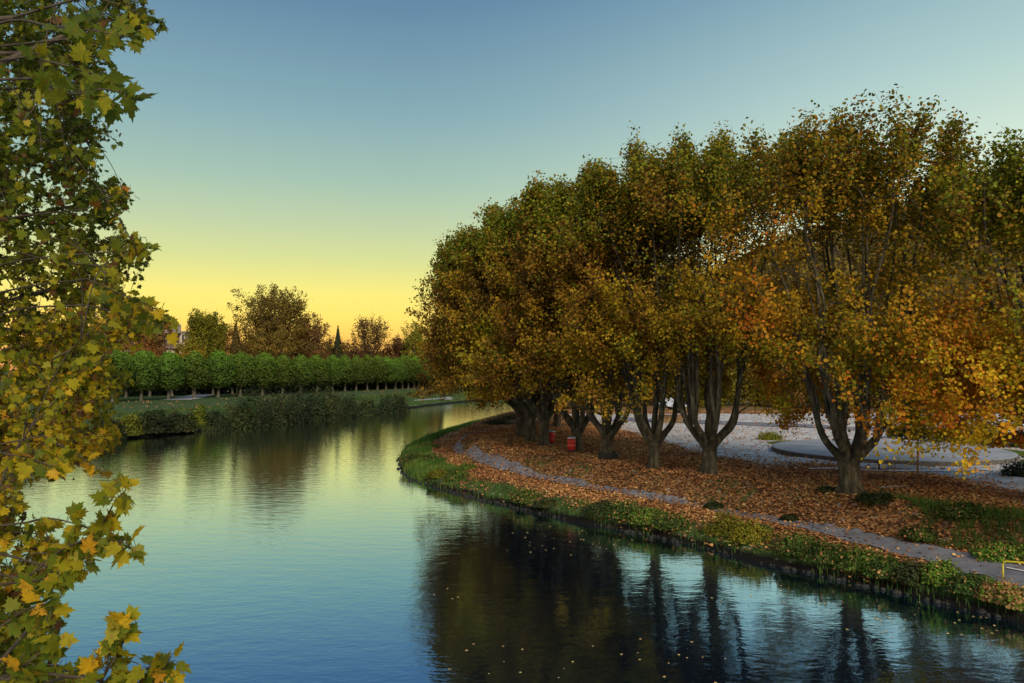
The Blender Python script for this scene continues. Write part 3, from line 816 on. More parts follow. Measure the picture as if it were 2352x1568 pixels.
bg(915, 268, 768, 28, 38, M['leaf_rust'], 'low orange-brown tree right of the round bare tree', ncl=110, per=44, tone=(.35, .3))
bg(955, 258, 728, 26, 39, M['leaf_yellow'], 'loose yellow-green tree beside the dark river-bend crowns', ncl=110, per=28, tone=(.35, .3))
bg(515, 262, 738, 22, 40, M['leaf_rust'], 'distant red-orange tree in the gap left of the huge oak', ncl=90, per=26, tone=(.9, .2))
bg(985, 262, 760, 24, 43, M['leaf_oak'], 'dim olive tree half hidden behind the river-bend crowns', ncl=90, per=36)
bg(252, 205, 700, 40, 44, M['leaf_oak'], 'brown tree far behind the foreground leaves at the left', ncl=130, per=36)
bg(170, 205, 720, 46, 45, M['leaf_yellow'], 'greenish tree at far left, glimpsed through the foreground leaves', ncl=130, per=36)
bg(80, 200, 710, 46, 46, M['leaf_rust'], 'orange tree at far left edge, glimpsed through the foreground leaves', ncl=130, per=36)
bg(760, 262, 770, 26, 47, M['leaf_oak'], 'low olive brown tree at the foot of the small cypress', ncl=100, per=40, tone=(.3, .3))
bg(690, 262, 770, 40, 48, M['leaf_oak'], 'low dark brown tree below the half bare one', ncl=110, per=40, tone=(.2, .3))
bg(575, 262, 775, 36, 49, M['leaf_rust'], 'low rusty tree below the left side of the huge oak', ncl=100, per=40, tone=(.35, .3))


def conifer(px, Y, pytop, halfw, seed, label, mat='leaf_conifer'):
    rng = np.random.default_rng(seed); x, y = at_px(px, Y); Hh = topH(pytop, Y); rad = halfw / 1846 * Y
    root = empty('conifer', (x, y, 2.0)); tag(root, label, 'tree')
    T = Tubes(); T.add(np.array([[0, 0, -.2], [0, 0, Hh * .5], [0, 0, Hh * .97]]), [.3, .18, .03], 7)
    for k in range(60):
        z = Hh * rng.uniform(.1, .9); a = rng.uniform(0, 6.28); r = rad * (1 - z / Hh) * .95
        T.add(np.array([[0, 0, z], [math.cos(a) * r * .6, math.sin(a) * r * .6, z - .1], [math.cos(a) * r, math.sin(a) * r, z - .3]]), [.05, .03, .01], 3)
    T.build('trunk', M['bark_dark'], root)
    n = 4200; z = Hh * (1 - rng.uniform(0, 1, n) ** .6 * .93); a = rng.uniform(0, 6.28, n)
    r = rad * (1 - z / Hh) ** .8 * (.8 + .35 * vnoise(np.column_stack([np.cos(a) * 2, np.sin(a) * 2, z]), .9, seed)) * rng.uniform(0, 1, n) ** .4
    pos = np.column_stack([np.cos(a) * r, np.sin(a) * r, z])
    leaves_mesh('crown', pos, np.column_stack([np.cos(a), np.sin(a), rng.uniform(-.2, .8, n)]) + rng.normal(size=(n, 3)) * .4, .34 * rng.uniform(.6, 1.3, n), rng.uniform(0, 1, n) * (.35 if mat != 'leaf_conifer' else 1), M[mat], rng, root)


conifer(776, 262, 747, 20, 51, 'small pointed dark cypress between the oak and the round bare tree')
conifer(541, 206, 738, 27, 52, 'brownish conical conifer against the left flank of the huge oak', 'leaf_oak')
conifer(408, 206, 796, 16, 53, 'low dark evergreen in front of the flat-roofed building')
conifer(1010, 268, 758, 18, 54, 'dark conifer behind the river-bend crowns')

# hazy ridge and dense planting behind the far park
def belt(name, pts, h, leafm, seed, label, cat, n, size, sd_y=6, tone=(.4, .4), zlo=1.5):
    rng = np.random.default_rng(seed); P = np.array(pts, float)
    d = np.concatenate([[0], np.cumsum(np.hypot(*np.diff(P, axis=0).T))]); t = rng.uniform(0, d[-1], n)
    x = np.interp(t, d, P[:, 0]); y = np.interp(t, d, P[:, 1])
    hh = h * (.55 + .6 * vnoise(np.column_stack([x, y]), h * 1.6, seed)); u = rng.uniform(0, 1, n)
    z = zlo + hh * u ** .75
    w = np.sqrt(np.clip(1 - u ** 2, .05, 1))
    pos = np.column_stack([x + rng.normal(size=n) * w, y + rng.normal(size=n) * sd_y * w, z])
    tn = tone[0] + tone[1] * (vnoise(pos, h, seed + 1) - .5) * 2 + .1 * rng.normal(size=n)
    return tag(leaves_mesh(name, pos, rng.normal(size=(n, 3)) + [0, -.7, .6], size * rng.uniform(.6, 1.4, n), tn, leafm, rng), label, cat, kind='stuff')


belt('distant_wood', [(-150, 250), (-60, 290), (0, 320), (60, 330)], 12, M['leaf_rust'], 61, 'low rusty wood beyond the far park, below the sky line', 'wood', 26000, .8, 7, (.4, .3))
belt('park_undergrowth', [(-95, 176), (-60, 205), (-20, 285), (0, 300)], 4.5, M['leaf_dull'], 62, 'dark undergrowth in the shade behind the pollarded rows', 'undergrowth', 16000, .6, 3, (.1, .2))

# ------------------------------------------------------------------ hill with woods on the right
def hill_h(P):
    x, y = P[:, 0], P[:, 1]
    a = 1 / (1 + np.exp(-(y - 260 + (x - 150) * .25) / 32))
    s = np.interp(x, [-60, 20, 70, 130, 260, 700], [0, 4, 34, 62, 92, 95])
    return a * s * (1 + .15 * (vnoise(P, 60, 71) - .5)) - 1.5
hx = np.linspace(0, 900, 70); hy = np.linspace(150, 1000, 60); HX, HY = np.meshgrid(hx, hy); HP = np.column_stack([HX.ravel(), HY.ravel()])
hi = (np.arange(59)[:, None] * 70 + np.arange(69)[None]).ravel()
M['hill'] = noise_mat('wooded hillside', [(.3, (.05, .035, .015)), (.5, (.10, .06, .02)), (.7, (.09, .09, .025))], scale=.05, bump=.4, bdist=1)
tag(mesh_np('hill', np.column_stack([HP, hill_h(HP)]), np.stack([hi, hi + 1, hi + 71, hi + 70], 1), M['hill'], smooth=True), kind='structure', label='wooded hill behind the park', cat='hill')
rng = np.random.default_rng(72); n = 90000
hp = np.column_stack([rng.uniform(25, 420, n), rng.uniform(215, 560, n)]); hh = hill_h(hp); ok = hh > 2; hp = hp[ok]; hh = hh[ok]
cell = np.floor(hp / 9); jit = vnoise(cell, 1, 73)
dome = 1 - np.clip(np.hypot(*((hp / 9 - cell) - .5).T) / .7, 0, 1) ** 2
pos = np.column_stack([hp, hh + 3 + dome * 8 * rng.uniform(.6, 1, len(hp))])
tag(leaves_mesh('hillside_wood', pos, rng.normal(size=(len(pos), 3)) + [0, -.6, .8], 1.5 * rng.uniform(.6, 1.3, len(pos)), np.clip(jit * .9 + .1 * rng.normal(size=len(pos)), 0, 1), M['leaf_oak'], rng),
    'brown and olive autumn wood covering the hill', 'wood', kind='stuff')

# middle distance trees and bushes behind the gravel ground
mids = [(1290, 118, 800, 60, 'leaf_rust'), (1395, 124, 790, 55, 'leaf_oak'), (1480, 128, 812, 50, 'leaf_rust'), (1610, 122, 792, 70, 'leaf_yellow'), (1740, 126, 780, 66, 'leaf_oak'),
        (1870, 118, 770, 72, 'leaf_rust'), (2010, 122, 752, 80, 'leaf_oak'), (2150, 112, 742, 90, 'leaf_rust'), (2300, 116, 715, 95, 'leaf_yellow'), (2440, 112, 700, 95, 'leaf_rust')]
where = ['behind the bins', 'behind the mossy trunk', 'behind the slender forked tree', 'behind the broad cup of limbs', 'between the broad cup of limbs and the widest trunk', 'left behind the widest trunk',
         'right behind the widest trunk', 'behind the leaning stake', 'near the right edge of the picture', 'beyond the right edge']
for k, (px, Y, pt, hw, mt) in enumerate(mids):
    bg(px, Y, pt, hw, 80 + k, M[mt], 'autumn tree in the middle distance %s' % where[k], name='park_tree', ncl=120, per=44, lsize=.42, sig=.7, floor=1.2, h0=1.8, skirt=.3, tone=(.45, .35), r0=.3, limb_r=.2,
       group='autumn trees behind the gravel ground')

# ------------------------------------------------------------------ foreground plane tree (left edge), rooted on the left bank beside the camera
def foreground_tree():
    rng = np.random.default_rng(7)
    bx, by = -14.5, 8.0; bz = hz(bx, by)
    root = empty('plane_tree', (bx, by, bz)); tag(root, 'near plane tree filling the left edge with large green and gold leaves', 'tree')
    O = np.array([bx, by, bz])
    T = Tubes(); v, f = trunk_raw(.6, 3.4, rng); T.addraw(v, f)
    edge_y = [-60, 0, 60, 100, 180, 330, 440, 520, 560, 640, 700, 740, 790, 900, 1000, 1080, 1120, 1200, 1260, 1330, 1400, 1500, 1570, 1640]
    edge_x = [330, 330, 335, 268, 240, 238, 262, 285, 328, 318, 352, 380, 285, 278, 262, 225, -20, 60, 160, 120, 95, 120, 190, 230]
    # limbs aim at points inside the visible curtain
    limb_t = [(-60, 1450, 12), (60, 1180, 11), (-40, 950, 14), (120, 980, 17), (80, 760, 15), (-100, 700, 17), (200, 640, 18), (0, 520, 15), (60, 420, 18), (150, 300, 16), (140, 850, 19), (60, 620, 19), (180, 470, 19), (100, 200, 18),
              (-80, 250, 11), (80, 120, 12), (200, 60, 10), (-150, -40, 12), (-260, 400, 12), (-300, 900, 12), (-60, 1320, 9.0), (-200, 1500, 10), (30, 40, 8.5)]
    nodes = []; nr = []
    for k, (px, py, Y) in enumerate(limb_t):
        e = pixd(px, py, Y) - O; s0 = np.array([0, 0, 3.0 + .2 * rng.normal()])
        up = max(1.5, (e[2] - 3) * .55)
        ctrl = [s0 * [1, 1, .9], s0 + (e - s0) * .12 + [0, 0, up * .35], s0 + (e - s0) * .35 + [0, 0, up * .5] + rng.normal(size=3) * .3, s0 + (e - s0) * .7 + [0, 0, up * .3] + rng.normal(size=3) * .35, e]
        if py > 900: ctrl[2][2] += 2.2; ctrl[3][2] += 1.4
        pth = catmull(ctrl, 26); ra = .20 * (1 - .93 * np.linspace(0, 1, 26) ** .7) + .012
        T.add(pth, ra, 7); nodes += list(pth[6:]); nr += list(ra[6:])
        for q in range(3):
            i0 = rng.integers(10, 22); p = pth[i0]; d = rng.normal(size=3); d /= np.linalg.norm(d); d[2] = -abs(d[2]) * .3 + .1
            L_ = rng.uniform(1.5, 3); pa = catmull([p, p + d * L_ * .5 + [0, 0, .3], p + d * L_ + [0, 0, -.3]], 8)
            if any(((O + z)[0] / max((O + z)[1], 1)) > -.5 for z in pa): continue
            rb = np.linspace(ra[i0] * .45, .006, 8); T.add(pa, rb, 5); nodes += list(pa[1:]); nr += list(rb[1:])
    # sprays: (tip pixel, depth)
    tips = []
    def add(px, py, Y, nl=15, ln=.9): tips.append((px, py, Y, nl, ln))
    for _ in range(3300):
        py = rng.uniform(-80, 1640); ex = np.interp(py, edge_y, edge_x)
        Yt = rng.choice([rng.uniform(8, 12), rng.uniform(13, 20)], p=[.025, .975])
        ex2 = ex + 34 * math.sin(py * .045) + rng.normal() * 14
        if Yt < 11: ex2 -= 45
        px = ex2 - 14 - (ex2 + 260) * rng.uniform(0, 1) ** 1.25
        if py > 1100:
            if rng.random() < .5: continue
            Yt = rng.uniform(9, 14)
        add(px, py, Yt)
    for _ in range(170):   # off to the left of the frame
        add(rng.uniform(-900, -200), rng.uniform(-100, 1300), rng.uniform(8, 15), 14, 1.1)
    nt_ = len(tips)
    # long single sprays that stand out from the curtain: lists of (px, py, Y) along the twig
    sprays = [[(150, 90, 7.5), (240, 100, 7.2), (315, 65, 7.0), (352, 55, 6.9)], [(120, 60, 7), (210, 70, 6.8), (300, 85, 6.6)],
              [(80, 180, 6), (160, 215, 5.6), (235, 205, 5.3), (285, 215, 5.2)], [(60, 130, 6.5), (150, 150, 6.2), (250, 180, 6)],
              [(200, 480, 12), (250, 450, 12), (285, 435, 12)], [(230, 580, 12), (300, 575, 12), (345, 570, 12)],
              [(200, 640, 11), (290, 680, 10.5), (350, 705, 10.3), (400, 740, 10.2)], [(200, 700, 11), (280, 720, 10.5), (340, 740, 10.3), (390, 755, 10.1)],
              [(60, 1330, 7.2), (130, 1270, 7), (200, 1235, 6.9), (240, 1195, 6.8), (265, 1150, 6.7), (290, 1125, 6.6)], [(110, 1300, 7.2), (190, 1250, 7), (250, 1240, 6.9), (300, 1250, 6.8)],
              [(100, 1330, 7), (170, 1300, 6.9), (215, 1280, 6.8)], [(60, 1200, 7.5), (110, 1190, 7.4), (165, 1200, 7.3), (205, 1215, 7.2)],
              [(180, 1640, 6.2), (235, 1560, 6.1), (250, 1500, 6.0), (262, 1430, 5.9)], [(235, 1560, 6.1), (275, 1490, 6.1), (300, 1440, 6.1)],
              [(230, 1640, 6.2), (300, 1580, 6.1), (345, 1530, 6.0), (400, 1520, 6)], [(300, 1580, 6.1), (360, 1560, 6), (390, 1510, 6)],
              [(0, 1440, 6.5), (60, 1400, 6.4), (110, 1385, 6.3)], [(20, 1560, 6.3), (90, 1500, 6.2), (130, 1470, 6.1)],
              [(0, 1040, 8), (60, 1050, 8), (120, 1070, 8)], [(100, 1000, 10), (170, 1040, 10), (235, 1080, 10)]]
    LP, LN, LS, LT, LR, balls = [], [], [], [], [], []
    def leaf_at(p, axis, size, tone):
        # hang the blade away from the twig on a petiole
        d = axis * .7 + rng.normal(size=3) * .75; d[2] -= .45; d /= np.linalg.norm(d)
        pe = p + d * size * .45
        T.add(np.array([p, p + (pe - p) * .5 + [0, 0, .02], pe]), [.0035, .003, .0025], 3)
        n = rng.normal(size=3) * .95 + np.array([.15, -.55, .6])
        LP.append(pe); LN.append(n); LS.append(size); LT.append(tone); LR.append(d)
    Nn = np.array(nodes); Nr = np.array(nr)
    for (px, py, Y, nl, ln) in tips:
        tip = pixd(px, py, Y) - O
        i = int(np.argmin(np.linalg.norm(Nn - tip, axis=1))); q = Nn[i]; dd = tip - q; L_ = np.linalg.norm(dd)
        if L_ > 6: continue
        mid = q + (tip - q) * .55 + [0, 0, .10 * L_] + rng.normal(size=3) * .08
        pth = catmull([q, mid, tip], 8); T.add(pth, np.linspace(min(Nr[i] * .8, .022), .005, 8), 4)
        Nn = np.vstack([Nn, pth[4:6]]); Nr = np.concatenate([Nr, [.014, .010]])
        W = O + tip
        warm = np.interp(py, [0, 500, 850, 1050, 1300, 1568], [.16, .22, .45, .62, .48, .40])
        base = warm + (vnoise(W[None], 1.6, 91)[0] - .5) * .5
        ax = (tip - q) / (np.linalg.norm(tip - q) + 1e-6)
        for j in range(nl):
            u = 1 - rng.uniform(0, 1) ** 1.2 * min(1, ln / max(L_, .3)); p = tip * u + q * (1 - u) + rng.normal(size=3) * .05
            leaf_at(p, ax, rng.choice([.075, .10, .125], p=[.35, .4, .25]) * rng.uniform(.8, 1.15), base + rng.normal() * .14 if rng.random() > .08 else 1.0)
        if rng.random() < .10 and px > -60: balls.append(tip + rng.normal(size=3) * .1 - [0, 0, .12])
    for sp in sprays:
        P = np.array([pixd(*a) for a in sp]) - O
        pth = catmull(P, 5 * len(P)); T.add(pth, np.linspace(.011, .004, len(pth)), 5)
        px0, py0, Y0 = sp[0]; back = pixd(px0 - 330, py0 + 70, Y0 + 1.2) - O; mid = (back + P[0]) / 2 + [0, 0, .10] + rng.normal(size=3) * .08
        i = int(np.argmin(np.linalg.norm(Nn - back, axis=1))); T.add(catmull([Nn[i], back, mid, P[0]], 14), np.linspace(.022, .011, 14), 5)
        ax = np.gradient(pth, axis=0); ax /= np.linalg.norm(ax, axis=1, keepdims=True)
        for j in range(1, len(pth)):
            for _ in range(1 if rng.random() < .75 else 2):
                leaf_at(pth[j] + rng.normal(size=3) * .02, ax[j] * (1.2 if j > len(pth) - 3 else .6), rng.uniform(.10, .165), (rng.uniform(.1, .62) if rng.random() < .75 else rng.uniform(.6, .95)) * (.62 if sp[0][1] < 300 else 1))
        if rng.random() < .7: 
            for _ in range(rng.integers(1, 4)): balls.append(pth[len(pth) // 2] + rng.normal(size=3) * .06 - [0, 0, .15])
    T.build('trunk', M['twig'], root)
    leaves_mesh('crown', np.array(LP), np.array(LN), np.array(LS), np.array(LT), M['leaf_near'], rng, root, template=leaf_lobed(), roll=np.array(LR), curl=.35)
    # seed balls
    me = None
    for b in balls[:90]:
        if me is None:
            V = []; n = 12; F = []
            for j in range(9):
                th = math.pi * j / 8
                for i in range(n):
                    r = .019 * (1 + .09 * rng.normal() * (0 < j < 8)); V.append((r * math.sin(th) * math.cos(6.283 * i / n), r * math.sin(th) * math.sin(6.283 * i / n), r * math.cos(th)))
            for j in range(8):
                for i in range(n): F.append([j * n + i, (j + 1) * n + i, (j + 1) * n + (i + 1) % n, j * n + (i + 1) % n])
            tv, tf = tube_arrays(np.array([[0, 0, .015], [.012, 0, .09], [0, 0, .16]]), [.002, .002, .002], 4)
            V = np.vstack([np.array(V), tv]); F = np.vstack([np.array(F), tf + 9 * n])
            o = mesh_np('seed_ball', V, F, M['seed'], root, smooth=True); me = o
        else:
            o = me.copy(); COL.objects.link(o); o.parent = root
        o.location = b


foreground_tree()


# ------------------------------------------------------------------ shrubs and plants
def shrub(name, loc, rx, ry, h, n, size, leafm, seed, label, cat='shrub', group=None, tone=(.5, .35), stem=True, wispy=0.0, template=None):
    rng = np.random.default_rng(seed); root = empty(name, loc); tag(root, label, cat, group)
    T = Tubes(); ns = 14
    for k in range(ns):
        a = rng.uniform(0, 6.28); r = rng.uniform(.3, .95); e = np.array([math.cos(a) * rx * r, math.sin(a) * ry * r, h * rng.uniform(.55, 1.0) * (1 - .4 * r * r)])
        T.add(catmull([[e[0] * .15, e[1] * .15, -.1], [e[0] * .5, e[1] * .5, e[2] * .6], e], 5), np.linspace(.03 * h ** .5, .006, 5), 4)
    T.build('stem', M['twig'], root)
    a = rng.uniform(0, 6.28, n); u = rng.uniform(0, 1, n) ** .4; el = np.arcsin(rng.uniform(-.1, 1, n))
    x = np.cos(a) * np.cos(el); y = np.sin(a) * np.cos(el); z = np.sin(el)
    w = np.column_stack([x * 2 + loc[0], y * 2 + loc[1], z * 2]); lump = .62 + .62 * vnoise(w, .75, seed)
    pos = np.column_stack([x * rx, y * ry, np.maximum(z, -.05) * h]) * (u * lump)[:, None]; pos[:, 2] = np.abs(pos[:, 2]) + .04
    if wispy:
        k = rng.random(n) < wispy; pos[k, 2] += rng.uniform(0, .45, k.sum()) * h
    nrm = np.column_stack([x, y, z + .3]) + rng.normal(size=(n, 3)) * .6
    tn = tone[0] + tone[1] * (vnoise(w * 1.3, .8, seed + 5) - .5) * 2 + .12 * rng.normal(size=n)
    if leafm is M['leaf_green']: tn = np.where(rng.random(n) < (.09 if tone[0] < .9 else .6), .98, np.clip(tn, 0, .88))
    leaves_mesh('foliage', pos, nrm, size * rng.uniform(.6, 1.35, n), tn, leafm, rng, root, template=template)
    return root


# far bank shrubs (display px of the foot, top, half width)
FS = [(60, 1030, 935, 60, 'leaf_dull', 'grey-green shrub by the water at far left, seen through the foreground leaves'), (270, 1006, 958, 38, 'leaf_dull', 'dull low shrub on the far bank just right of the foreground leaves'),
      (318, 1000, 952, 30, 'leaf_yellow', 'olive-gold shrub low on the far bank, near the foreground leaves'), (372, 995, 936, 42, 'leaf_dull', 'round dark olive shrub below the third pollarded trunk'),
      (432, 990, 944, 36, 'leaf_dull', 'ragged grey-brown shrub beside the round dark olive one'), (476, 984, 935, 18, 'leaf_yellow', 'thin golden sapling bush standing out from the dark bank'),
      (518, 982, 945, 32, 'leaf_dull', 'low dark shrub right of the thin golden bush'), (572, 978, 918, 36, 'leaf_dull', 'blackish shrub hanging over the water, darkest of the far bank'),
      (606, 975, 902, 40, 'leaf_dull', 'tall brownish willow shrub above the blackish one'), (655, 970, 900, 38, 'leaf_dull', 'bushy olive willow shrub in the middle of the far bank thicket'),
      (702, 966, 898, 34, 'leaf_dull', 'brown-tipped willow shrub in the far bank thicket'), (745, 961, 900, 32, 'leaf_dull', 'dark blue-green shrub near the right end of the thicket'),
      (783, 958, 897, 30, 'leaf_dull', 'tall feathery shrub ending the far bank thicket'), (822, 953, 905, 26, 'leaf_dull', 'grey-green shrub right after the thicket'), (862, 948, 918, 24, 'leaf_dull', 'small low brown shrub in the grassy gap'),
      (905, 944, 903, 24, 'leaf_dull', 'yellowish willow shrub left of the dark round one'), (937, 940, 898, 22, 'leaf_dull', 'dark round shrub next to the concrete quay wall'), (968, 926, 896, 22, 'leaf_green', 'green shrub above the concrete quay wall')]
for k, (px, pb, pt, hw, mt, lab) in enumerate(FS):
    x, y = pix(px, pb, .3); d_ = 1.8; x2, y2 = x - d_ * .9, y + d_ * .6
    Y = y2; rx = hw / 1846 * Y * 1.15; top = CAM_H + (847 - pt) / 1846 * Y
    z0 = hz(x2, y2); shrub('willow_shrub' if hw > 30 else 'bank_shrub', (x2, y2, z0 - .5), rx, 3.2, (top - z0 + .5) / (.85 if 560 < px < 800 else 1.0), 3600, .2, M[mt], 200 + k, lab, tone=(.12 if mt == 'leaf_yellow' else (.12 + .38 * ((k * 7) % 5) / 4), .35), group='shrubs along the far bank', wispy=.05)

# quay wall of concrete
qx0, qy0 = pix(955, 932, 0); qx1, qy1 = pix(1040, 924, 0)
d_ = np.array([qx1 - qx0, qy1 - qy0]); ang = math.atan2(d_[1], d_[0])
q = MB().box(0, 0, -1, float(np.hypot(*d_)), 1.2, 1.1); q.box(-.1, -.06, 1.1, float(np.hypot(*d_)) + .1, 1.3, 1.28)
qo = q.build('quay_wall', M['concrete'], bevel=.03); qo.location = (qx0, qy0, 0); qo.rotation_euler.z = ang
tag(qo, 'short grey concrete quay wall at the water on the far bank', 'wall')

# near bank plants (display px foot at terrain)
NS = [(1000, 1062, .75, 1.1, 'leaf_green', .35, 'bright green weeds on the river tip, nearest the water'), (955, 1060, .8, 1.3, 'leaf_green', .3, 'tall dark green weeds on the outermost point of the bank'),
      (985, 1030, .6, 1.3, 'leaf_green', .5, 'fresh green weeds at the back of the river tip'), (1010, 1094, .6, 1.0, 'leaf_yellow', .25, 'yellow-green flowering plant low on the river tip'),
      (1052, 1098, .7, 1.0, 'leaf_green', .55, 'olive mounded plant below the bend of the path'), (1075, 1078, .5, .7, 'leaf_green', .75, 'small bright green plant beside the bend of the path'),
      (1142, 975, .9, 2.0, 'leaf_dull', .4, 'dark green bush by the far water behind the bend'), (1178, 963, 1.0, 2.2, 'leaf_dull', .3, 'dark bush beside the farthest shaded trunk'),
      (1205, 1150, .7, .9, 'leaf_green', .5, 'green bushy plant on the leafy bank under the bins'), (1255, 1160, .4, .8, 'leaf_dull', .5, 'small dull plant right of the bushy plant under the bins'),
      (1378, 1178, .75, 1.1, 'leaf_dull', .35, 'dark blue-green plant overhanging the dark water'), (1435, 1182, .8, 1.2, 'leaf_green', .45, 'olive plant mound in the middle of the bank'),
      (1490, 1196, .8, 1.1, 'leaf_green', .7, 'yellow-green plant mound at the water in the middle of the bank'), (1545, 1210, .7, 1.1, 'leaf_green', .4, 'dark green mound left of the golden bush'),
      (1670, 1222, .95, 1.15, 'leaf_yellow', .3, 'large golden-olive bush leaning over the water'), (1725, 1240, .8, 1.0, 'leaf_yellow', .4, 'lower golden bush touching the large one'),
      (1748, 1226, .45, .6, 'leaf_green', .35, 'small dark green tuft above the golden bushes'), (1830, 1265, .8, 1.1, 'leaf_green', .55, 'grey-green spreading bush right of the golden ones'),
      (1900, 1282, .75, 1.1, 'leaf_green', .35, 'dark mixed bush on the bank edge below the widest trunk'), (1975, 1298, .7, 1.0, 'leaf_green', .6, 'light green weeds below the widest trunk'),
      (2040, 1318, .7, 1.0, 'leaf_green', .45, 'olive weeds halfway to the railing'), (2105, 1330, .65, .9, 'leaf_dull', .6, 'brownish weeds left of the brightest green plant'),
      (2160, 1335, .85, .8, 'leaf_green', .85, 'brightest green plant on the bank left of the yellow railing'), (2225, 1352, .6, .8, 'leaf_green', .3, 'dark trailing plant under the yellow railing'),
      (2290, 1372, .65, .7, 'leaf_green', .95, 'russet vine leaves hanging over the water below the yellow railing'), (2345, 1385, .6, .8, 'leaf_green', .95, 'russet vine at the lower right edge'),
      (2120, 1240, .5, 1.0, 'leaf_green', .4, 'dark long-leaved plant on the slope above the path'), (2215, 1225, .5, 1.0, 'leaf_green', .3, 'dark grass clump high on the slope above the path'),
      (2300, 1262, .6, 1.0, 'leaf_green', .8, 'fresh green nettles beside the path at the right edge'), (2010, 1195, .4, .9, 'leaf_dull', .3, 'dark sedge clump on the slope right of the widest trunk'),
      (1640, 1140, .35, .6, 'leaf_dull', .35, 'small dark plant in the leaves below the broad cup of limbs'), (1812, 1168, .35, .5, 'leaf_dull', .4, 'small green plant in the leaves left of the widest trunk'),
      (1898, 1166, .3, .5, 'leaf_dull', .4, 'small dark plant in the leaves just below the widest trunk'), (1770, 1010, .8, 1.2, 'leaf_yellow', .3, 'yellow-green bush at the left end of the round platform')]
for k, (px, py, h, r, mt, tn, lab) in enumerate(NS):
    x, y, z = hit(px, py)
    shrub('bank_plant', (x, y, z - .08), r, r * .8, h * .95, 2600, .075, M[mt], 300 + k, lab, 'plant', 'plants along the near bank', tone=(tn, .3), wispy=.15)

# reeds standing at the river tip
rng = np.random.default_rng(401)
def tufts(name, P, hgt, mat, label, cat, nb=1, width=.012, seed=1, tone=(.5, .3), lean=.35):
    rng = np.random.default_rng(seed); n = len(P); z = height(P)
    h = hgt * rng.uniform(.5, 1.3, n); a = rng.uniform(0, 6.28, n); dx = np.cos(a) * h * lean * rng.uniform(.2, 1, n); dy = np.sin(a) * h * lean * rng.uniform(.2, 1, n)
    b = rng.uniform(0, 6.28, n); wx_, wy_ = np.cos(b) * width, np.sin(b) * width
    B = np.column_stack([P, z - .02])
    v0 = B - np.column_stack([wx_, wy_, np.zeros(n)]); v1 = B + np.column_stack([wx_, wy_, np.zeros(n)])
    m0 = B + np.column_stack([dx * .35 + wx_ * .8, dy * .35 + wy_ * .8, h * .6]); m1 = B + np.column_stack([dx * .35 - wx_ * .8, dy * .35 - wy_ * .8, h * .6])
    t = B + np.column_stack([dx, dy, h])
    V = np.stack([v0, v1, m0, m1, t], 1).reshape(-1, 3); i = np.arange(n) * 5
    tn = np.clip(tone[0] + tone[1] * (vnoise(P, 1.2, seed) - .5) * 2 + .12 * rng.normal(size=n), 0, 1)
    F4 = np.stack([i, i + 1, i + 2, i + 3], 1); F3 = np.stack([i + 3, i + 2, i + 4], 1)
    return tag(mesh_np(name, V, [F4, F3], mat, attrs={'tone': ('FACE', np.concatenate([tn, tn]))}), label, cat, kind='stuff')


def scatter(xr, yr, n, cond):
    P = np.column_stack([rng.uniform(*xr, n), rng.uniform(*yr, n)]); return P[cond(P)]


P = scatter((-12, 4), (56, 112), 90000, lambda P: (lambda d: (d > -.15) & (d < 2.6) & (vnoise(P, 1.0, 77) > .22) & ~is_far(P))(river_sd(P)))
tufts('grass', P, .42, M['grass'], 'green grass and weeds fringing the river tip', 'grass', seed=402, tone=(.5, .4), width=.018)
P = scatter((-11, -2), (60, 106), 1600, lambda P: (np.abs(river_sd(P)) < .45) & ~is_far(P))
tufts('reeds', P, 1.15, M['leaf_dull'], 'thin grey-green reeds standing against the bright water at the river tip', 'reeds', seed=403, tone=(.5, .4), width=.014, lean=.25)
P = scatter((15.5, 30), (22, 44), 80000, lambda P: (lambda d: (d > 4.3) & (d < 7.0) & (P[:, 0] + (vnoise(P, 1.5, 78) - .5) * 4 > 16.8 + np.clip(d - 6, 0, 9) * .2) & (P[:, 1] < 40 - (vnoise(P, 1.1, 79)) * 5) & (vnoise(P, .7, 80) > .27))(river_sd(P)))
tufts('grass', P, .34, M['grass'], 'long green grass on the slope above the path at the right', 'grass', seed=404, tone=(.42, .35), width=.012)
P = scatter((-8, 30), (20, 62), 70000, lambda P: (lambda d: (d > -.1) & (d < 1.5) & (vnoise(P, 1.2, 81) > .36) & ~is_far(P))(river_sd(P)))
tufts('grass', P, .34, M['grass'], 'patchy grass along the low edge of the near bank', 'grass', seed=405, tone=(.4, .4), width=.012)
P = scatter((-80, 0), (85, 250), 60000, lambda P: (lambda d: (d > .3) & (d < 14))(river_sd(P)) & is_far(P))
tufts('grass', P, .4, M['grass'], 'grass along the far bank', 'grass', seed=406, tone=(.35, .3), width=.04)

# fallen leaves
def leaf_scatter(name, P, size, mat, label, tone_fn, seed, lift=.02, cat='fallen leaves', z=None, tilt=.35):
    rng = np.random.default_rng(seed); zz = height(P) if z is None else z
    if z is None: zz = grid_height(P) + .02
    pos = np.column_stack([P, zz + lift + rng.uniform(0, .03, len(P)) * (z is None)])
    nrm = np.column_stack([rng.normal(size=(len(P), 2)) * tilt, np.ones(len(P))])
    return tag(leaves_mesh(name, pos, nrm, size * rng.uniform(.6, 1.25, len(P)), tone_fn(P, rng), mat, rng, template=leaf_simple(.12)), label, cat, kind='stuff')


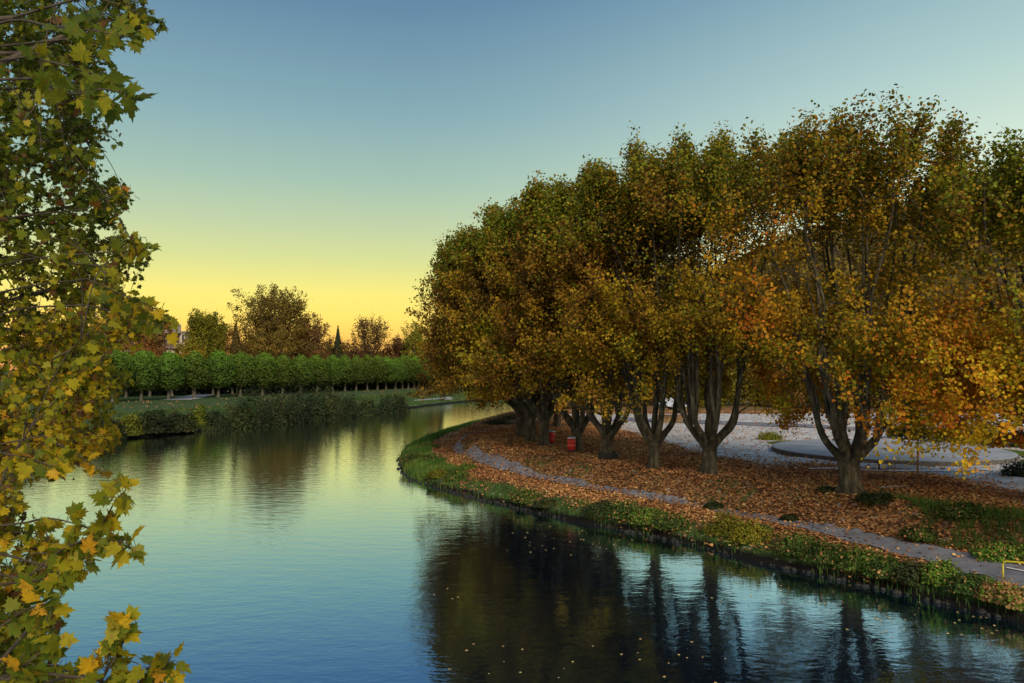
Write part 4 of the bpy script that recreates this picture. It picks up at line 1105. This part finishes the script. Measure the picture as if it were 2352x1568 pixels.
def lit_prob(P):
    pd = np.min(np.hypot(P[:, None, 0] - path_line[None, ::4, 0], P[:, None, 1] - path_line[None, ::4, 1]), 1)
    far_along = np.clip((P[:, 1] - 27) / 12, 0, 1)       # the near stretch of the path is swept clear
    on = np.clip((np.interp(P[:, 1], [30, 45], [1.2, .6]) - pd) / .3, 0, 1)
    m = litter_mask(P); g = gravel_mask(P)
    edge_thin = np.interp(P[:, 1], [28, 34, 42, 60], [.02, .09, .42, .5])
    return np.clip(m * (1 - .97 * g), 0, 1) * (1 - on) + on * edge_thin + g * .035
P = scatter((-12, 40), (20, 110), 620000, lambda P: (river_sd(P) > .05) & ~is_far(P) & (P[:, 0] < P[:, 1] * .72 + 1))
dist = np.hypot(P[:, 0], P[:, 1]); keep = rng.random(len(P)) < lit_prob(P) * np.interp(dist, [25, 45, 80, 110], [1, 1, .6, .3]); P = P[keep]
leaf_scatter('fallen_leaves', P, .125, M['leaf_litter'], 'russet and brown fallen plane leaves covering the ground under the trees',
             lambda P, r: .44 + (vnoise(P, 3.0, 84) - .5) * .4 + .24 * r.normal(size=len(P)), 501)
P = scatter((-70, -10), (95, 260), 3500, lambda P: (river_sd(P) > 1) & is_far(P) & (vnoise(P, 6, 85) > .45))
leaf_scatter('fallen_leaves', P, .22, M['leaf_litter'], 'scattered yellow fallen leaves on the far lawn', lambda P, r: .6 + .15 * r.normal(size=len(P)), 502)
P = scatter((-6, 16), (15, 46), 650, lambda P: (river_sd(P) < -.4) & (vnoise(P, 3.5, 86) > .56) & (P[:, 0] > P[:, 1] * -.12))
leaf_scatter('floating_leaves', P, .075, M['leaf_litter'], 'small pale fallen leaves drifting on the dark water', lambda P, r: .9 + .08 * r.normal(size=len(P)), 503, z=np.full(len(P), .012), tilt=.04, lift=0)

# stones and the undercut foot of the near bank
n = 320; t = rng.uniform(0, 1, n); S = np.array([p for p in RIGHT_BANK[3:15]], float); dS = np.concatenate([[0], np.cumsum(np.hypot(*np.diff(S, axis=0).T))])
SP = np.column_stack([np.interp(t * dS[-1], dS, S[:, 0]), np.interp(t * dS[-1], dS, S[:, 1])]) + rng.normal(size=(n, 2)) * .12
V = []; F = []
ico = np.array([[math.sin(th) * math.cos(ph), math.sin(th) * math.sin(ph), math.cos(th)] for th in (0.35, 1.1, 1.9, 2.8) for ph in np.arange(6) * 1.047])
fi = np.array([[j * 6 + i, j * 6 + (i + 1) % 6, (j + 1) * 6 + (i + 1) % 6, (j + 1) * 6 + i] for j in range(3) for i in range(6)] + [[0, 1, 2, 3], [0, 3, 4, 5], [18, 21, 20, 19], [18, 23, 22, 21]])
for i in range(n):
    s = rng.uniform(.04, .13); v = ico * (s * rng.uniform(.6, 1.2, 3) * [1.3, 1.3, .8]) * (1 + .12 * rng.normal(size=(24, 1))); V.append(v + [SP[i, 0], SP[i, 1], .03]); F.append(fi + 24 * i)
tag(mesh_np('riprap_stones', np.concatenate(V), np.concatenate(F), M['stone'], smooth=True), 'dark stones at the foot of the near bank', 'stones', kind='stuff')

# ------------------------------------------------------------------ round platform, paths and gravel objects
cx, cy = 25.9, 55.6; cz = 2.25
root = empty('round_platform', (cx, cy, cz)); tag(root, 'low round concrete platform with a dark rim behind the widest trunk', 'platform')
MB().lathe([(7.65, -.3), (7.65, .24)], 96).build('rim', M['concrete_dark'], root)
MB().lathe([(7.6, .2), (7.6, .262), (7.5, .275)], 96).build('slab', M['concrete'], root)
ribbon('gravel_path', smooth_line([hit(*p)[:2] for p in [(2040, 1071), (2110, 1076), (2190, 1096), (2260, 1120), (2352, 1150), (2500, 1205)]], 80), 1.5, M['concrete'], .04, 5, .3,
       label='pale narrow gravel path crossing behind the widest trunk to the right edge', cat='path', kind='structure')
ribbon('park_road', smooth_line([(12, 92), (26, 84), (44, 68), (70, 40)], 80), 5.0, M['asphalt'], .05, 7, .05, label='grey park road behind the round platform', cat='road', kind='structure')
# kerb-edged lawn strip round the platform
P = np.column_stack([cx + (7.9 + rng.uniform(0, 1.5, 26000)) * np.cos(a_ := rng.uniform(-.9, 2.3, 26000)), cy + (7.9 + rng.uniform(0, 1.5, 26000)) * np.sin(a_)])
tufts('grass', P, .12, M['grass'], 'green grass ring round the round platform', 'grass', seed=407, tone=(.7, .2), width=.02)
kb = smooth_line([(17, 46.2), (20, 45.7), (24, 45.0), (27, 45.6)], 60)
ribbon('kerb', kb, .22, M['white'], .09, 3, label='thin white kerb line in front of the round platform', cat='kerb', kind='structure')

# bench frame beside a pale roofed shelter, seen between the trunks
x, y = pix(1541, 973, GB); root = empty('shelter', (x, y, 2.2)); tag(root, 'small shelter with a pale grey hipped roof behind the slender forked plane tree', 'shelter')
MB().poly([(-1.5, -1.2, 1.95), (1.5, -1.2, 1.95), (1.5, 1.2, 1.95), (-1.5, 1.2, 1.95), (-.4, 0, 2.75), (.4, 0, 2.75), (-1.5, -1.2, 1.88), (1.5, -1.2, 1.88), (1.5, 1.2, 1.88), (-1.5, 1.2, 1.88)],
          [[0, 1, 5, 4], [1, 2, 5], [2, 3, 4, 5], [3, 0, 4], [6, 9, 8, 7], [0, 6, 7, 1], [1, 7, 8, 2], [2, 8, 9, 3], [3, 9, 6, 0]]).build('roof', M['roof_grey'], root)
for sx in (-1.35, 1.35):
    for sy in (-1.05, 1.05): MB().box(sx - .06, sy - .06, -.1, sx + .06, sy + .06, 1.885).build('post', M['wood'], root)
MB().box(-1.28, 1.02, .1, 1.28, 1.08, .9).build('back_panel', M['wood'], root)
x, y = pix(1583, 968, GB); root = empty('picnic_table', (x, y, 2.2), .3); tag(root, 'brown wooden picnic table on the gravel, right of the pale roofed shelter', 'picnic table')
tt = MB()
for k in range(5): tt.box(-.95, -.38 + k * .155, .72, .95, -.38 + k * .155 + .14, .76)
tt.build('table_top', M['wood'], root)
for s in (-1, 1):
    MB().box(-.95, s * .72 - .13, .43, .95, s * .72 + .13, .47).build('bench', M['wood'], root)
    MB().box(s * .7 - .04, -.8, .36, s * .7 + .04, .8, .43).box(s * .7 - .04, -.55, -.05, s * .7 + .04, -.45, .36).box(s * .7 - .04, .45, -.05, s * .7 + .04, .55, .36).box(s * .7 - .04, -.05, .43, s * .7 + .04, .05, .72).build('leg', M['wood'], root)

# red barrels (litter bins) at two trunks
def barrel(x, y, label, tilt):
    z = hz(x, y); root = empty('litter_bin', (x, y, z)); tag(root, label, 'litter bin', 'red barrel litter bins under the plane trees')
    root.rotation_euler = (0, R(tilt), 0)
    MB().lathe([(.30, -.05), (.30, .18), (.28, .2)], 24).build('base', M['black'], root, .01)
    MB().lathe([(.255, .2), (.285, .22), (.285, .42), (.298, .44), (.298, .46), (.285, .48), (.285, .72), (.298, .74), (.298, .76), (.285, .78), (.285, .98)], 28).build('drum', M['red'], root, smooth=True)
    MB().lathe([(.30, .98), (.30, 1.03), (.25, 1.10), (.08, 1.13)], 24).build('lid', M['silver'], root, smooth=True)
    return root
barrel(4.1, 55.6, 'bright red barrel bin with a black foot and silver lid, the nearer of the two', 0)
barrel(2.93, 61.1, 'dim red barrel bin in deeper shade, the farther of the two', 3)
# black collar round the mossy trunk
tx, ty = 6.2, 52.0
c = MB()
for k in range(4):
    a = k * math.pi / 2
c.lathe([(.62, -.1), (.66, .42), (.60, .44), (.56, .2)], 8, cap=False)
co = c.build('tree_collar', M['black'], bevel=.01); co.location = (tx, ty, hz(tx, ty)); tag(co, 'black eight-sided collar round the foot of the mossy pale trunk', 'tree collar')
# short black post
x, y, z = hit(1169, 1021); po = MB().lathe([(.05, -.2), (.05, .62), (.06, .64), (.06, .8), (.035, .84)], 10).build('post', M['black']); po.location = (x, y, z); tag(po, 'short black marker post standing in the leaves left of the bins', 'post')
# stake-supported young trunk right of the widest trunk
x, y, z = hit(2108, 1088); root = empty('young_tree', (x, y, z)); tag(root, 'thin young tree with a yellow-brown stem beside the pale gravel path', 'tree')
T = Tubes(); T.add(catmull([[0, 0, -.1], [.02, 0, 1.2], [.05, 0, 2.4], [.1, 0, 3.6]], 10), np.linspace(.06, .03, 10), 8)
for k in range(7):
    a = k * .9; zz = 2.2 + .2 * k; T.add(catmull([[.04, 0, zz], [math.cos(a) * .5, math.sin(a) * .5, zz + .5], [math.cos(a) * .8, math.sin(a) * .8, zz + .9]], 5), np.linspace(.018, .006, 5), 4)
T.build('trunk', M['wood'], root)
r9 = np.random.default_rng(9); pos = np.column_stack([r9.normal(size=(420, 2)) * .55, r9.uniform(2.5, 4.6, 420)]); leaves_mesh('crown', pos, r9.normal(size=(420, 3)) + [0, 0, .5], np.full(420, .17), r9.uniform(.4, .9, 420), M['leaf_plane'], r9, root)
# fallen pale branch, low ground light, log
x, y, z = hit(2060, 1122); st = MB().tube([(-.9, -.1, .04), (0, .1, .07), (.9, .55, .05)], [.03, .026, .015], 7).build('fallen_branch', M['concrete'], smooth=True); st.location = (x, y, z + .03); tag(st, 'thin pale fallen branch lying in the leaves right of the widest trunk', 'branch')
x, y, z = hit(2019, 1080); root = empty('ground_lamp', (x, y, z)); tag(root, 'small dark mushroom-shaped ground lamp between the widest trunk and the young tree', 'lamp')
MB().lathe([(.22, -.05), (.22, .05), (.06, .08), (.05, .42)], 14).build('pedestal', M['black'], root, smooth=True); MB().lathe([(.2, .42), (.18, .5), (.05, .56)], 14).build('cap', M['black'], root, smooth=True)

# yellow tubular railing at the right edge, beside the path
x0, y0, z0 = hit(2304, 1331); x1, y1 = x0 + 2.4, y0 - 1.55
root = empty('railing', (x0, y0, z0)); tag(root, 'yellow tubular steel railing at the path edge, cut by the right edge of the picture', 'railing')
e = (x1 - x0, y1 - y0, hz(x1, y1) - z0); hR = .64
u = np.array([e[0], e[1]]) / math.hypot(e[0], e[1])
MB().tube([(0, 0, hR - .10), (u[0] * .03, u[1] * .03, hR - .03), (u[0] * .10, u[1] * .10, hR), (e[0] - u[0] * .1, e[1] - u[1] * .1, hR + e[2]), (e[0] - u[0] * .03, e[1] - u[1] * .03, hR - .03 + e[2]), (e[0], e[1], hR - .1 + e[2])], .03, 10).build('handrail', M['yellow'], root, smooth=True)
for (px_, py_, pz_) in ((0, 0, 0), (e[0], e[1], e[2])): MB().tube([(px_, py_, pz_ - .2), (px_, py_, pz_ + hR - .1)], .03, 10).build('post', M['yellow'], root, smooth=True)
wl = smooth_line([hit(*p)[:2] for p in [(2312, 1308), (2352, 1316), (2450, 1338)]], 20)
ribbon('lane_marking', wl, .10, M['white'], .085, 3, label='thin white painted line on the path behind the yellow railing', cat='road marking', kind='structure')

# far side: pale forecourt path, building, globe lamp, parked cars
ribbon('park_path', smooth_line([hit(*p)[:2] for p in [(405, 919), (430, 915), (470, 905), (540, 897), (640, 890)]], 60), np.linspace(5.5, 2.0, 60), M['concrete'], .05, 5, .2, label='pale park path beyond the pollarded trunks', cat='path', kind='structure')
bx, by = at_px(405, 226); bz = 2.0
def tz(py, Y=226): return CAM_H + (847 - py) / 1846 * Y - bz
root = empty('building', (bx, by, bz)); tag(root, 'flat-roofed pale apartment building with recessed balconies, partly hidden by the orange tree', 'building')
w = 1 / 1846 * 226
MB().box(-9, 0, -.5, 1.6, 10, tz(764)).box(-4.9, -.01, tz(764), -1.2, 6, tz(743)).build('wall', M['wall_pale'], root)
MB().box(1.6, -.9, -.5, 2.75, 10, tz(765)).build('wall', M['wall_pale'], root)
MB().box(-9, -.9, tz(800), 1.6, 0, tz(789)).build('balcony', M['wall_mauve'], root)
MB().box(-9.3, -1.2, tz(765), 3.0, 10.2, tz(760.5)).build('roof', M['trim'], root)
for (a, b_) in ((-6, -4.6), (-3.6, -2.5), (-1.9, -1.0), (-.5, .9)):
    f_ = MB().box(a, -.06, tz(787), b_, .02, tz(768)).build('window', M['trim'], root); MB().box(a + .08, -.09, tz(786.5), b_ - .08, -.055, tz(768.6)).build('pane', M['glass'], f_)
f_ = MB().box(1.9, -.96, tz(784), 2.45, -.88, tz(768)).build('window', M['trim'], root); MB().box(1.95, -.99, tz(783.5), 2.4, -.95, tz(768.6)).build('pane', M['glass'], f_)
MB().box(4.0, 3, -.5, 7.5, 9, tz(757)).build('wall', M['wall_pale'], root)
bx2, by2 = at_px(240, 236)
root = empty('building', (bx2, by2, 2.0)); tag(root, 'pale house glimpsed through the foreground leaves left of the feathery orange tree', 'building')
MB().box(-5, 0, -.5, 5, 8, 16.5).build('wall', M['wall_pale'], root); MB().box(-5.3, -.3, 16.5, 5.3, 8.3, 17.1).build('roof', M['trim'], root)
for kx in (-3.6, -1.1, 1.4):
    f_ = MB().box(kx, -.06, 13, kx + 1.5, .02, 15).build('window', M['trim'], root); MB().box(kx + .08, -.09, 13.1, kx + 1.42, -.055, 14.9).build('pane', M['glass'], f_)
gx, gy = at_px(499, 190)  # seen just above the crowns; root = empty('globe_lamp', (gx, gy, 2.0)); tag(root, 'pale globe lamp rising above the pollarded crowns left of the oak', 'lamp')
MB().lathe([(.09, -.2), (.07, 9.4), (.05, 9.9)], 10).build('pole', M['trim'], root, smooth=True)
MB().lathe([(.12, 9.9)] + [(.5 * math.sin(t), 10.4 - .5 * math.cos(t)) for t in np.linspace(.3, 3.0, 9)], 16).build('globe', M['silver'], root, smooth=True)

paint = {'silver': (.35, .36, .38), 'dark': (.02, .022, .03), 'blue': (.04, .06, .13), 'red': (.22, .04, .03), 'white': (.6, .6, .6)}
CM = {k: noise_mat(k + ' car paint', [(0, tuple(c * .9 for c in v)), (1, v)], scale=2, rough=.25, bump=0, spec=.6) for k, v in paint.items()}
def car(x, y, rz, col, label):
    root = empty('parked_car', (x, y, hz(x, y)), rz); tag(root, label, 'car', 'cars parked beyond the pollarded trunks')
    prof = [(-2.1, .35), (-2.15, .75), (-2.0, .95), (-1.6, 1.0), (-1.2, 1.42), (.4, 1.45), (1.1, 1.0), (1.95, .85), (2.15, .6), (2.1, .35)]
    n = len(prof); m = MB(); m.poly([(px_, -.82, pz_) for px_, pz_ in prof] + [(px_, .82, pz_) for px_, pz_ in prof], [list(range(n))[::-1], list(range(n, 2 * n))] + [[i, (i + 1) % n, n + (i + 1) % n, n + i] for i in range(n)])
    m.build('body', CM[col], root, .06)
    for s in (-1, 1):
        MB().poly([(-1.5, s * .835, 1.0), (-1.12, s * .835, 1.36), (.36, s * .835, 1.38), (.95, s * .835, 1.0)], [[0, 1, 2, 3] if s < 0 else [3, 2, 1, 0]]).build('window', M['glass'], root)
        for wx_ in (-1.35, 1.35):
            wv = MB().tube([(wx_, s * .68, .32), (wx_, s * .86, .32)], .32, 16).build('wheel', M['black'], root); MB().tube([(wx_, s * .85, .32), (wx_, s * .875, .32)], .18, 12).build('rim', M['silver'], wv)
cars = [(765, 'silver', 'silver car parked in shade under the pollards, leftmost of the row'), (800, 'dark', 'black car parked next to the leftmost silver one'), (822, 'blue', 'dark blue car parked near the middle of the row'),
        (848, 'white', 'white car parked near the middle of the row'), (872, 'red', 'red car parked beyond the pollarded trunks'), (896, 'silver', 'silver car parked just right of the red one'),
        (921, 'blue', 'dark blue car right of the second silver one'), (945, 'dark', 'black car near the right end of the row'), (962, 'white', 'white car at the right end of the row')]
for px_, col, lab in cars:
    s = (px_ - 1176) / 1846.0; Y = 150 / (.42 - s) * 1.06; X = s * Y
    car(X, Y, R(68 + 90), col, lab)

# clipped dark hedge behind the platform and a spreading juniper at the right edge
ha = np.array(pix(2040, 1008, GB)); hb = np.array(pix(2420, 1034, GB)); hl = float(np.hypot(*(hb - ha)))
root = empty('hedge', (ha[0], ha[1], 2.2), math.atan2(hb[1] - ha[1], hb[0] - ha[0])); tag(root, 'low dark clipped hedge behind the right side of the round platform', 'hedge')
rh = np.random.default_rng(610); n = 9000
hp_ = np.column_stack([rh.uniform(0, hl, n), rh.uniform(-.4, .4, n), rh.uniform(0, 1.0, n) ** .6 * (1.0 + .12 * np.sin(np.arange(n)))])
leaves_mesh('foliage', hp_, rh.normal(size=(n, 3)) + [0, 0, .5], .12 * rh.uniform(.6, 1.3, n), rh.uniform(0, .6, n), M['leaf_dull'], rh, root)
T = Tubes()
for k in range(16): T.add(np.array([[hl * (k + .5) / 16, 0, -.1], [hl * (k + .5) / 16 + .05, .03, .4], [hl * (k + .5) / 16 - .04, 0, .8]]), [.03, .025, .01], 5)
T.build('stem', M['twig'], root)
x, y, z = hit(2362, 1092)
shrub('juniper', (x, y, z - .05), 1.5, 1.1, .75, 3200, .09, M['leaf_conifer'], 611, 'dark spreading juniper on the gravel at the right edge of the picture', 'shrub', tone=(.2, .3), wispy=.25)
